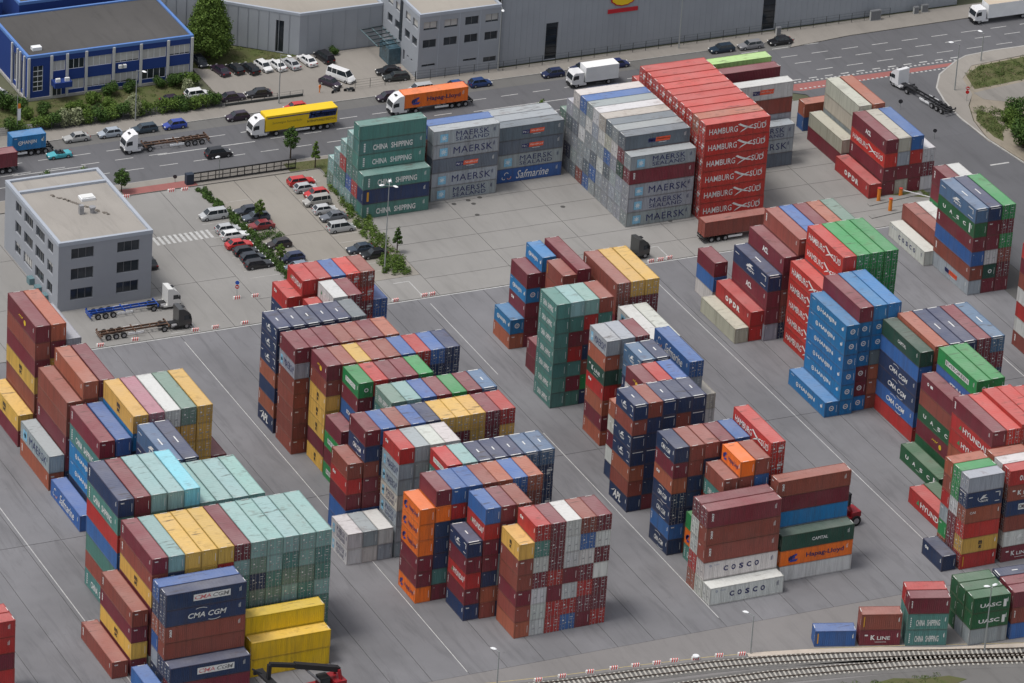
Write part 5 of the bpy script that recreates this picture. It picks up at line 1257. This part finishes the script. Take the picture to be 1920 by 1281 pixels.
lamp(55.4, -41.4, 10.6, (20, 160), 'thin lamp post before the green stack at bottom right', .7)
lamp(147.8, 133.5, 9.0, (150,), 'lamp post on the corner footway beside the bare earth', 1.5)
lamp(158.6, 143.2, 5.5, (120,), 'lamp post on the grass verge near the junction', .8)
def sign(x, y, h, discs, label, r=.34):
    t = empty('road_sign', (x, y, 0), R(-25), label, 'road sign', 'road signs'); MB().cyl((0, 0, 0), (0, 0, h), .05, n=6).build('post', M_POST, t)
    for i, (c, bar_) in enumerate(discs):
        z = h - .35 - i * .75; d = MB().cyl((0, -.04, z), (0, -.07, z), r, n=14).build('sign_disc', mat('sign_' + str(len(bpy.data.materials)), c, .4), t)
        if bar_: MB().box(-r * .7, -.085, z - .07, r * .7, -.072, z + .07).build('sign_bar', M_WHITE, d)
sign(-4.6, 97.5, 3.2, [((.03, .10, .45), False), ((.5, .02, .02), True)], 'blue disc over red no-entry disc near the striped block')
sign(147.6, 128.8, 2.9, [((.5, .02, .02), True), ((.5, .02, .02), False)], 'red no-entry sign on the junction footway')
sign(134.5, 129.4, 1.9, [((.04, .04, .045), False)], 'dark sign seen from behind at the side road edge', .4)
sign(134.4, 116.7, 1.9, [((.04, .04, .045), False)], 'dark sign beside the white-lettered stacks at the side road', .36)
sign(97.5, 141.9, 4.4, [((.03, .035, .04), False)], 'dark round signal behind the lime roof by the road', .55)
sign(1.9, 140.6, 1.5, [((.04, .04, .045), False)], 'low dark sign on the red paving by the gate', .36)
M_CONC = mat('barrier_white', (.66, .64, .62), .8, .2, 0, .15, 3); M_BRED = mat('barrier_red', (.55, .06, .05), .7, .2, 0, .15, 3)
BARM = None
def barrier(x, y, rz, label, group='red and white striped concrete blocks', blank=False):
    t = empty('striped_barrier', (x, y, 0), R(rz), label, 'barrier', group)
    m = MB(); hh = .42
    v = [(-.62, -.26, 0), (.62, -.26, 0), (.62, .26, 0), (-.62, .26, 0), (-.60, -.17, hh), (.60, -.17, hh), (.60, .17, hh), (-.60, .17, hh)]
    m.add(v, [(4, 5, 6, 7), (0, 1, 5, 4), (1, 2, 6, 5), (2, 3, 7, 6), (3, 0, 4, 7)]); m.build('block', M_CONC, t)
    s = MB()
    for u in (-.5, -.16, .18):
        s.poly([(u, -.262 - .004, .02), (u + .17, -.266, .02), (u + .30, -.174, hh - .01), (u + .13, -.174, hh - .01)])
        s.poly([(u + .13, -.168, hh + .004), (u + .30, -.168, hh + .004), (u + .38, .168, hh + .004), (u + .21, .168, hh + .004)])
    s.build('red_stripes', M_BRED, t)
bl = [(-9.7, -27.6), (-6.0, -27.75), (-1.7, -27.95), (2.0, -28.15), (5.3, -28.5), (8.5, -28.9), (11.2, -29.1), (14.4, -29.6), (18.0, -30.0), (21.3, -30.7)]
for i, (x, y) in enumerate(bl): barrier(x, y, -4 - i, 'striped block by the rails, ' + ('leftmost of the row' if i == 0 else 'rightmost of the row' if i == 9 else 'carrying a white disc' if i == 7 else NTH[i] + ' from left in the row'))
MB_ = MB().cyl((0, 0, .42), (0, 0, .62), .48, n=12); tag(obj('white_disc', MB_.mesh('white_disc', M_WHITE), None, (14.4, -29.6, 0.006)), 'white round cap lying on a striped block by the rails', 'cap')
for x, y, lb in [(-4.6, 97.4, 'block at the foot of the blue and red sign'), (-1.5, 97.2, 'block just right of the blue and red sign'), (-18.3, 91.9, 'block beside the dark cab'), (-15.2, 89.0, 'block on the white line right of the dark cab'),
                 (-11.8, 88.9, 'second block right of the dark cab on the white line'), (-6.8, 88.8, 'block on the white line left of the navy row'), (19.4, 88.6, 'block on the white line right of the blue doors'), (24.6, 88.8, 'left block under the white bracket marking'),
                 (26.0, 88.8, 'right block under the white bracket marking'), (.1, 137.7, 'left block on the driveway below the red paving'), (2.4, 137.4, 'right block on the driveway below the red paving'), (-7.9, 137.9, 'block beside the small tree behind the office'),
                 (65.4, 88.5, 'left block beside the dark tractor unit'), (67.2, 88.6, 'middle block right of the dark tractor unit'), (68.9, 88.7, 'right block right of the dark tractor unit'), (-25.5, 88.9, 'block in front of the black chassis'), (-31.4, 88.8, 'block at the rear end of the black chassis')]:
    barrier(x, y, RND.uniform(-8, 8), 'striped ' + lb)
M_ORG = mat('orange_post', (.70, .22, .03), .5, .3, 0, .1, 2)
for x, y, h_, lb in [(112.9, 97.4, 2.4, 'tall orange post in front of the red lettered container'), (112.9, 93.3, 2.3, 'orange post nearest the viewer at the gate island'), (117.6, 98.2, 1.3, 'short orange barrier housing with the white arm')]:
    t = empty('orange_post', (x, y, 0), 0, lb, 'post', 'orange gate posts'); MB().cyl((0, 0, 0), (0, 0, h_), .33, .31, 12).build('post_body', M_ORG, t); MB().cyl((0, 0, h_), (0, 0, h_ + .08), .35, n=12).build('cap', M_BRED, t)
t = empty('barrier_arm', (117.6, 98.2, 0), 0, 'white barrier arm reaching right from the short orange housing', 'barrier arm'); MB().bar((.3, 0, 1.0), (4.5, -5.0, .95), .1, .12).build('arm', M_WHITE, t)
slab_sheet('gate_island', [(108.5, 91.6), (121.5, 93.2), (121.5, 94.3), (108.5, 92.7)], .0, .14, M_YARD2); slab_sheet('gate_island', [(110.5, 96.0), (121.5, 97.4), (121.5, 98.4), (110.5, 97.0)], .0, .14, M_YARD2)
# sliding gate
gt = empty('sliding_gate', (4.7, 139.3, 0), 0, 'black steel sliding gate along the driveway below the road', 'gate')
gm = MB(); GLn = 18.6
for z in (.3, 1.05, 1.9): gm.bar((0, 0, z), (GLn, 0, z), .10 if z == 1.05 else .2)
gm.build('rail', M_BLACK, gt); bm_ = MB().box(-.06, -.05, .25, .06, .05, 1.9).mesh('post', M_BLACK)
for i in range(15): obj('gate_post', bm_, gt, (i * GLn / 14, 0, 0))
br = MB().box(-.02, -.02, .3, .02, .02, 1.85).mesh('gate_bar', M_BLACK)
for i in range(120): obj('gate_bar', br, gt, (.1 + i * .154, 0, 0))
MB().box(-1.4, -.5, 0, -.1, .5, 2.0).build('drive_housing', mat('housing_dark', (.03, .04, .06), .6), gt)
M_MESH = mat('fence_wire', (.05, .055, .055), .6)
def fence(name, label, pts, h, step, m=M_MESH, wires=4, low=None):
    t = empty(name, (*pts[0], 0), 0, label, 'fence', 'fences'); ox_, oy_ = pts[0]; pm = MB().box(-.035, -.035, 0, .035, .035, h).mesh('fence_post', m)
    wm = MB()
    for i in range(len(pts) - 1):
        a, b = Vector(pts[i]), Vector(pts[i + 1]); n = max(1, int((b - a).length / step))
        for k_ in range(n + (i == len(pts) - 2)): p = a + (b - a) * k_ / n; obj('fence_post', pm, t, (p.x - ox_, p.y - oy_, 0))
        for j in range(wires): z = h * (j + 1) / wires - .03; wm.bar((a.x - ox_, a.y - oy_, z), (b.x - ox_, b.y - oy_, z), .025)
        if low: wm.bar((a.x - ox_, a.y - oy_, low / 2), (b.x - ox_, b.y - oy_, low / 2), .25, low)
    wm.build('fence_wires', m, t); return t
fence('fence', 'thin wire fence in front of the long grey hall', [(57.4, 165.9), (74, 165.2), (110, 165.6), (152, 165.5)], 2.0, 2.5)
fence('fence', 'wire fence at the right edge of the far forecourt', [(45.8, 165.9), (57.3, 165.9)], 1.9, 2.6)
fence('fence', 'low walled fence between forecourt and road beside the hedge', [(21.5, 166.2), (36.0, 166.1)], 1.3, 2.4, M_MESH, 3, .55)
fence('fence', 'dark fence in front of the roadside hedge', [(-21, 166.0), (20.8, 166.2)], 1.6, 2.5)
for x, y, w_, h_, lb in [(128.5, 168.9 - 4.4, .9, 1.5, 'grey cabinet left of four on the footway'), (148.8, 165.2, 2.1, 1.9, 'largest grey cabinet on the footway by the long hall'), (157.5, 165.6, 1.0, 1.3, 'small white cabinet, left of a pair'), (159.4, 165.8, 1.3, 1.4, 'grey cabinet, right of a pair')]:
    t = empty('utility_cabinet', (x, y, .1), 0, lb, 'cabinet', 'utility cabinets'); MB().box(-w_ / 2, -.25, 0, w_ / 2, .25, h_).build('body', mat('cabinet_grey', (.42, .43, .42), .6) if 'cabinet_grey' not in bpy.data.materials else bpy.data.materials['cabinet_grey'], t); MB().box(-w_ / 2 + .05, -.265, .1, -.01, -.252, h_ - .1).box(.01, -.265, .1, w_ / 2 - .05, -.252, h_ - .1).build('doors', M_FRAME, t); MB().box(-w_ / 2 - .04, -.3, h_, w_ / 2 + .04, .3, h_ + .06).build('lid', M_FRAME, t)
fl = empty('banner_pole', (-16.5, 166.9, 0), 0, 'banner pole with white and orange flag beside the blue building', 'flag'); MB().cyl((0, 0, 0), (0, 0, 7.2), .06, n=6).build('pole', M_POST, fl); MB().box(.06, -.02, 2.4, .62, .02, 4.6).build('flag', M_WHITE, fl); MB().box(.06, -.022, 4.61, .55, .022, 5.5).build('flag_top', M_ORG, fl)
# manhole covers in the yard
for i, (x, y) in enumerate([(43.4, 118.6), (46.3, 119.2), (48.6, 119.6), (46.6, 117.7), (45.4, 113.6), (60.5, 112.0), (75.4, 101.5), (96.5, 96.8)]):
    tag(MB().cyl((0, 0, .001), (0, 0, .012), .42, n=16).build('manhole_cover', mat('cast_iron', (.07, .068, .065), .8) if 'cast_iron' not in bpy.data.materials else bpy.data.materials['cast_iron'], None, (x, y, 0)), 'round manhole cover, ' + ['leftmost of four before the teal and grey stacks', 'second from left before the grey stacks', 'third from left before the grey stacks', 'nearest below the group before the grey stacks', 'alone in the open paving below the grey stacks', 'below the blue container of the slate stack', 'near the foot of the stepped grey block', 'right of the foot of the bright red block'][i], 'manhole cover', 'manhole covers')

# ------------------------------------------------------------------ people
def person(x, y, rz, label, shirt, trousers):
    J = [(0, 0, .95), (0, 0, 1.15), (0, 0, 1.42), (0, 0, 1.53), (0.01, 0, 1.66), (.10, .0, .92), (.12, .05, .50), (.12, .0, .07), (.12, .16, .04), (-.10, 0, .92), (-.13, -.10, .50), (-.13, -.16, .07), (-.13, .0, .04), (.20, 0, 1.38), (.25, .02, 1.10), (.24, .18, .88), (-.20, 0, 1.38), (-.25, -.02, 1.10), (-.24, .10, .88)]
    E_ = [(0, 1), (1, 2), (2, 3), (3, 4), (0, 5), (5, 6), (6, 7), (7, 8), (0, 9), (9, 10), (10, 11), (11, 12), (2, 13), (13, 14), (14, 15), (2, 16), (16, 17), (17, 18)]
    Rr = [.15, .13, .15, .06, .105, .09, .065, .05, .045, .09, .065, .05, .045, .07, .05, .04, .07, .05, .04]
    me = bpy.data.meshes.new('person_body'); me.from_pydata(J, E_, []); o = bpy.data.objects.new('p', me); COL.objects.link(o)
    sk_ = o.modifiers.new('s', 'SKIN'); su = o.modifiers.new('u', 'SUBSURF'); su.levels = 1
    for v_, r__ in zip(me.skin_vertices[0].data, Rr): v_.radius = (r__, r__)
    me.skin_vertices[0].data[0].use_root = True
    dg = bpy.context.evaluated_depsgraph_get(); m2 = bpy.data.meshes.new_from_object(o.evaluated_get(dg)); bpy.data.objects.remove(o)
    m2.materials.clear()
    for nm, c in (('workwear_shirt', shirt), ('workwear_trousers', trousers), ('skin', (.35, .2, .14)), ('hair', (.05, .035, .025))): m2.materials.append(mat(nm, c, .8))
    for p in m2.polygons:
        z = p.center.z; r2_ = abs(p.center.x)
        p.material_index = 3 if z > 1.68 or z > 1.6 and p.center.y < 0 else 2 if z > 1.5 or r2_ > .19 and z < .95 else 0 if z > .93 else 1
        p.use_smooth = True
    t = empty('person', (x, y, .02), R(rz), label, 'person'); obj('body', m2, t)
person(39.4, 166.6, 200, 'person in an orange vest beside the black hatchback in the forecourt', (.80, .20, .03), (.70, .22, .04))

# ------------------------------------------------------------------ planting
def leafmat(name, c1, c2):
    m = bpy.data.materials.new(name); m.use_nodes = True; t = m.node_tree; b = t.nodes['Principled BSDF']; b.inputs['Roughness'].default_value = .7; b.inputs['Specular IOR Level'].default_value = .15
    g = t.nodes.new('ShaderNodeNewGeometry'); n = t.nodes.new('ShaderNodeTexNoise'); n.inputs['Scale'].default_value = .9; n.inputs['Detail'].default_value = 5; t.links.new(g.outputs['Position'], n.inputs['Vector'])
    n2 = t.nodes.new('ShaderNodeTexWhiteNoise'); n2.noise_dimensions = '1D'; t.links.new(g.outputs['Random Per Island'] if 'Random Per Island' in g.outputs else n.outputs['Fac'], n2.inputs['W']); n2.noise_dimensions = '1D'
    ad = t.nodes.new('ShaderNodeMath'); ad.operation = 'MULTIPLY_ADD'; t.links.new(n2.outputs['Value'], ad.inputs[0]); ad.inputs[1].default_value = .5; t.links.new(n.outputs['Fac'], ad.inputs[2])
    r = t.nodes.new('ShaderNodeMapRange'); r.inputs[1].default_value = .4; r.inputs[2].default_value = 1.0; t.links.new(ad.outputs[0], r.inputs[0])
    mx = t.nodes.new('ShaderNodeMix'); mx.data_type = 'RGBA'; mx.inputs[6].default_value = (*c1, 1); mx.inputs[7].default_value = (*c2, 1); t.links.new(r.outputs[0], mx.inputs[0]); t.links.new(mx.outputs[2], b.inputs['Base Color'])
    return m
M_LEAF = leafmat('leaves', (.038, .072, .016), (.13, .20, .040)); M_LEAF2 = leafmat('dark_leaves', (.024, .050, .015), (.075, .135, .030)); M_LEAF3 = leafmat('blossom_leaves', (.07, .10, .035), (.34, .36, .22)); M_GRS = leafmat('grass_blades', (.045, .07, .02), (.12, .16, .05)); M_BARK = mat('bark', (.07, .055, .04), .9, .1, 0, .3, 4)
nr = np.random.RandomState(5)
def leaves(n, clumps, size, mt, name):
    """n small leaf quads scattered through clumps (cx,cy,cz,rx,ry,rz)"""
    w_ = np.array([c[3] * c[4] * c[5] for c in clumps]); w_ = w_ / w_.sum(); idx = nr.choice(len(clumps), n, p=w_); C_ = np.array(clumps)[idx]
    d = nr.normal(size=(n, 3)); d /= np.linalg.norm(d, axis=1)[:, None]; rr = nr.uniform(.35, 1.0, n) ** .6 * nr.uniform(.85, 1.12, n)
    P_ = C_[:, :3] + d * C_[:, 3:] * rr[:, None]; P_[:, 2] = np.maximum(P_[:, 2], .03)
    nrm = d + nr.normal(scale=.7, size=(n, 3)); nrm /= np.linalg.norm(nrm, axis=1)[:, None]; a = np.cross(nrm, nr.normal(size=(n, 3))); a /= np.linalg.norm(a, axis=1)[:, None]; b = np.cross(nrm, a)
    s = nr.uniform(.6, 1.3, n)[:, None] * size; V_ = np.stack([P_ - a * s, P_ - b * s * .6, P_ + a * s, P_ + b * s * .6], 1).reshape(-1, 3)
    me = bpy.data.meshes.new(name); me.vertices.add(len(V_)); me.vertices.foreach_set('co', V_.ravel()); me.loops.add(4 * n); me.loops.foreach_set('vertex_index', np.arange(4 * n)); me.polygons.add(n); me.polygons.foreach_set('loop_start', np.arange(0, 4 * n, 4)); me.polygons.foreach_set('loop_total', np.full(n, 4)); me.materials.append(mt); me.update(); me.validate(); return me
def tree(x, y, h, r, label, n=2600, mt=M_LEAF, cone=False, size=.16, z=0.0):
    t = empty('tree', (x, y, z), 0, label, 'tree', 'trees'); m = MB().cyl((0, 0, 0), (0, 0, h * .55), .022 * h + .02, .012 * h + .01, 7)
    cl = []
    nc = 14 if h < 9 else 34
    for i in range(nc):
        f = i / (nc - 1); zz = h * ((.38 if h < 9 else .16) + (.56 if h < 9 else .74) * f); k_ = ((1 - .75 * f) if h < 9 else min(1.0, .75 + f) * (1.08 - .85 * f)) if cone else math.sin(math.pi * (.18 + .74 * f)); a = i * 2.4; rr = r * k_ * .62
        p = (math.cos(a) * rr, math.sin(a) * rr, zz); cl.append((*p, r * .42 * (.5 + k_ * .6), r * .42 * (.5 + k_ * .6), r * .34)); m.bar((0, 0, zz - h * .14), p, .03 * r, .03 * r)
    m.build('trunk', M_BARK, t); obj('crown', leaves(n, cl, size, mt, 'tree_crown'), t); return t
tree(24.1, 143.4, 5.9, 1.5, 'young tree on the verge below the yellow lorry', 1500, M_LEAF2, z=.1)
tree(26.6, 138.6, 5.0, .85, 'slim young tree left of the teal stepped stack', 700, M_LEAF, True, z=.1)
tree(-8.0, 139.8, 4.2, 1.5, 'small tree behind the right edge of the grey office', 1300, M_LEAF2, z=.1)
tree(26.8, 104.7, 4.8, .95, 'thin dark young tree right of the planted strip', 700, M_LEAF2, True)
tree(-13.6, 147.2 - 4.4, 4.0, 1.6, 'small tree behind the far corner of the grey office', 1200, M_LEAF)
tree(9.6, 122.3, 4.2, 1.0, 'small tree between the cars of the middle bay row', 700, M_LEAF)
tree(7.0, 107.0, 3.6, .9, 'small leafy tree at the lower end of the hedge strip', 600, M_LEAF)
tree(86.4, 141.0, 6.6, 2.1, 'leafy tree behind the top of the grey stepped block', 1600, M_LEAF)
tree(45.5, 141.6, 4.4, 1.0, 'treetop behind the teal stack below the orange lorry', 500, M_LEAF)
tree(71.0, 143.2, 4.6, 1.2, 'treetop below the rear of the orange container lorry', 600, M_LEAF)
tree(26.4, 186.2, 13.8, 4.9, 'large broad tree beside the right end of the blue building', 26000, M_LEAF, True, size=.19)
tree(-20.5, 141.8, 5.0, 1.6, 'tree at the left border behind the office', 900, M_LEAF2)
def shrub_mesh(r, h, n, mt, size=.13):
    cl = [(nr.uniform(-r, r) * .55, nr.uniform(-r, r) * .55, h * nr.uniform(.3, .72), r * nr.uniform(.35, .6), r * nr.uniform(.35, .6), h * nr.uniform(.25, .42)) for _ in range(8)]
    return leaves(n, cl, size, mt, 'shrub_foliage')
SH = [shrub_mesh(1.5, 2.2, 1500, M_LEAF), shrub_mesh(1.6, 2.5, 1700, M_LEAF2), shrub_mesh(1.4, 2.3, 1400, M_LEAF3), shrub_mesh(1.6, 2.1, 1500, M_LEAF)]; STM = MB().cyl((0, 0, 0), (0, 0, 1.2), .07, .04, 6).mesh('shrub_stem', M_BARK)
def shrub(x, y, k_, s, label, group='roadside shrubs', z=0.0):
    t = empty('shrub', (x, y, z), RND.uniform(0, 6.28), label, 'shrub', group); t.scale = (s, s, s * RND.uniform(.85, 1.1)); obj('foliage', SH[k_], t); obj('stem', STM, t)
kinds = ['bright green', 'dark green', 'cream-blossomed', 'yellowish green']
posn = [-17.4, -15.6, -12.0, -9.8, -7.6, -5.6, -3.4, -1.3, .8, 2.7, 5.0, 6.8, 9.9, 11.8, 13.9, 15.8, 17.6, 19.6]
kk = [1, 3, 0, 1, 2, 2, 0, 1, 0, 1, 2, 0, 3, 0, 1, 3, 0, 1]
for i, x in enumerate(posn):
    shrub(x, 167.4 + RND.uniform(-.3, .3), kk[i], 1.15 if i < 2 else 1.35 if x < 8 else 1.2, f"{kinds[kk[i]]} hedge shrub, " + ('leftmost' if i == 0 else 'rightmost' if i == len(posn) - 1 else NTH[i] + ' from left' if i < 12 else NTH[len(posn) - 1 - i] + ' from right') + ' along the roadside fence')
for i, (x, y, k_, s) in enumerate([(-9.4, 172.5, 1, 1.0), (-4.2, 173.4, 0, .9), (.2, 174.2, 0, 1.1), (4.2, 176.4, 1, 1.15), (8.2, 177.0, 1, 1.0), (13.5, 177.2, 1, .9), (16.0, 176.6, 1, 1.2), (19.0, 176.2, 0, 1.3), (17.6, 174.2, 2, 1.0), (2.0, 171.6, 0, 1.0), (-2.6, 171.5, 3, 1.1), (6.2, 171.0, 2, 1.2), (-13.2, 174.5, 1, 1.3), (-15.6, 176.5, 1, 1.4), (-12.6, 172.4, 3, 1.0)]):
    shrub(x, y, k_, s, f"{kinds[k_]} shrub on the lawn before the blue building, " + (NTH[i] if i < 12 else 'left outer') + (' planted' if i < 12 else (' upper' if i == 13 else ' lower' if i == 12 else ' near')), 'shrubs before the blue building')
shrub(48.2, 181.0, 1, .7, 'small dark shrub beside the black van at the hall corner', 'shrubs by the hall')
for i, (x, y, k_, s) in enumerate([(147.5, 108.5, 1, 2.2), (149.8, 113.5, 0, 1.8), (151.0, 106.0, 1, 2.4), (153.5, 111.0, 3, 2.0), (150.6, 117.5, 3, 1.4), (147.2, 103.0, 0, 1.7), (154.5, 104.5, 1, 2.6), (155.0, 117.0, 0, 1.7), (152.6, 119.8, 1, 1.5), (157.0, 120.6, 0, 1.9), (149.2, 100.2, 1, 2.1), (152.2, 99.0, 0, 2.2), (157.5, 109.0, 1, 2.4), (158.5, 114.5, 3, 2.2)]):
    shrub(x, y, k_, s, f"large bush on the bare earth at the right border, " + ['lowest', 'upper middle', 'central dark', 'right', 'uppermost', 'leftmost low', 'rightmost', 'top right', 'upper dark', 'uppermost right', 'lower left dark', 'lower right', 'far right dark', 'far right yellowish'][i] + ' one', 'bushes on the bare earth')
# ground cover strips: low planting nobody could count
def cover(name, label, pts_fn, n, size, mt, h=.5):
    cl = pts_fn(); me = leaves(n, cl, size, mt, name); return tag(obj(name, me), label, 'ground cover', None, 'stuff')
def strip(p, q, wd, h, step=.8): 
    p, q = Vector(p), Vector(q); L_ = (q - p).length; nn = Vector((-(q - p).y, (q - p).x)).normalized(); out = []
    for i in range(int(L_ / step)):
        c = p + (q - p) * (i + .5) / int(L_ / step)
        for _ in range(max(1, int(wd / .8))): e = nn * nr.uniform(-wd / 2, wd / 2); out.append((c.x + e.x, c.y + e.y, h * .35, .55, .55, h * nr.uniform(.4, .9)))
    return out
cover('ground_cover', 'low bushes in the strip between car park and teal stack', lambda: strip((28.0, 137), (24.2, 97.8), 3.4, 1.0) + strip((24.8, 103), (23.5, 96.9), 4.6, .9), 16000, .13, M_LEAF, 1)
cover('ground_cover', 'narrow hedge strip between left and middle parking bays', lambda: strip((5.9, 128), (6.5, 97), 1.7, .9, .5) + strip((6.5, 117.2), (11.4, 116.6), 2.4, .8, .5), 12000, .12, M_LEAF2, 1)
cover('ground_cover', 'small hedge beside the gate at the top of the car park', lambda: strip((4.9, 136.6), (5.6, 129.5), 1.3, .8, .4), 3500, .12, M_LEAF2, 1)
def area(poly_, n, h, r=.7):
    P_ = np.array(poly_); lo, hi = P_.min(0), P_.max(0); out = []
    def inside(x, y):
        c = False
        for i in range(len(P_)):
            x1, y1 = P_[i]; x2, y2 = P_[i - 1]
            if (y1 > y) != (y2 > y) and x < (x2 - x1) * (y - y1) / (y2 - y1) + x1: c = not c
        return c
    while len(out) < n:
        x, y = nr.uniform(lo[0], hi[0]), nr.uniform(lo[1], hi[1])
        if inside(x, y): out.append((x, y, h * .3, r, r, h))
    return out
slab_sheet('grass_patch', [(151.5, 132.8), (153, 138.6), (157.5, 141.6), (168, 142.6), (180, 142.8), (180, 134.6), (163, 134.0)], -.02, .06, M_GRASS)
slab_sheet('grass_patch', [(145.2, 121), (147.4, 124.6), (149.2, 123), (148.4, 117.5), (145.6, 112), (144.9, 114)], -.02, .055, M_GRASS)
slab_sheet('gravel_patch', [(150.5, 131.5), (155, 132.2), (163, 133.2), (180, 134), (180, 126.6), (168, 127.4), (163, 126.0), (158, 127.2), (154, 126.6), (151, 128.5)], -.02, .05, concrete('dusty_gravel', (.25, .235, .215), .3, .5))
cover('grass', 'rough grass on the verge at the upper right corner', lambda: area([(151.5, 132.8), (153, 138.6), (157.5, 141.6), (168, 142.6), (180, 142.8), (180, 134.6), (163, 134.0)], 260, .35), 9000, .12, M_GRS)
cover('grass', 'tufts of grass growing over the bare earth at right', lambda: area([(145.2, 121), (147.4, 126), (152, 124.5), (149.5, 117.5), (145.6, 112), (144.9, 114)], 90, .3) + area([(151, 118), (152, 124.5), (157, 126), (170, 126), (170, 100), (148, 98), (149, 112)], 300, .5) + area([(145.3, 100), (147.4, 110), (147.4, 98), (148, 80), (146.4, 80)], 110, .3) + area([(148, 118), (151, 124), (155, 121), (150, 112)], 40, .3), 24000, .12, M_GRS)
cover('grass', 'grass strip beside the rails at the bottom border', lambda: area([(10, -42.4), (22, -42.0), (34, -42.9), (46, -45.2), (44, -52), (10, -52)], 260, .2), 9000, .10, M_GRS)
cover('grass', 'grass along the verge between driveway and road', lambda: area([(22, 138.8), (22, 141.4), (44, 140.2), (44, 136.5), (29, 136.0), (27.4, 138.4)], 130, .15), 4500, .10, M_GRS)
cover('grass', 'grass at the roadside behind the maroon stacks', lambda: area([(116.6, 111.8), (121.6, 112), (121.6, 97), (119.5, 98)], 60, .25) + area([(122, 97), (122.4, 97), (122.4, 128), (122, 128)], 40, .2), 3500, .10, M_GRS)
cover('grass', 'lawn under the big tree and before the blue building', lambda: area([(22, 190.4), (31, 190.3), (41.6, 182.4), (26, 181.2), (22, 183)], 120, .15) + area([(-22, 170), (19, 170), (19, 178), (-11, 178), (-11, 185), (-22, 185)], 200, .15), 9000, .10, M_GRS)
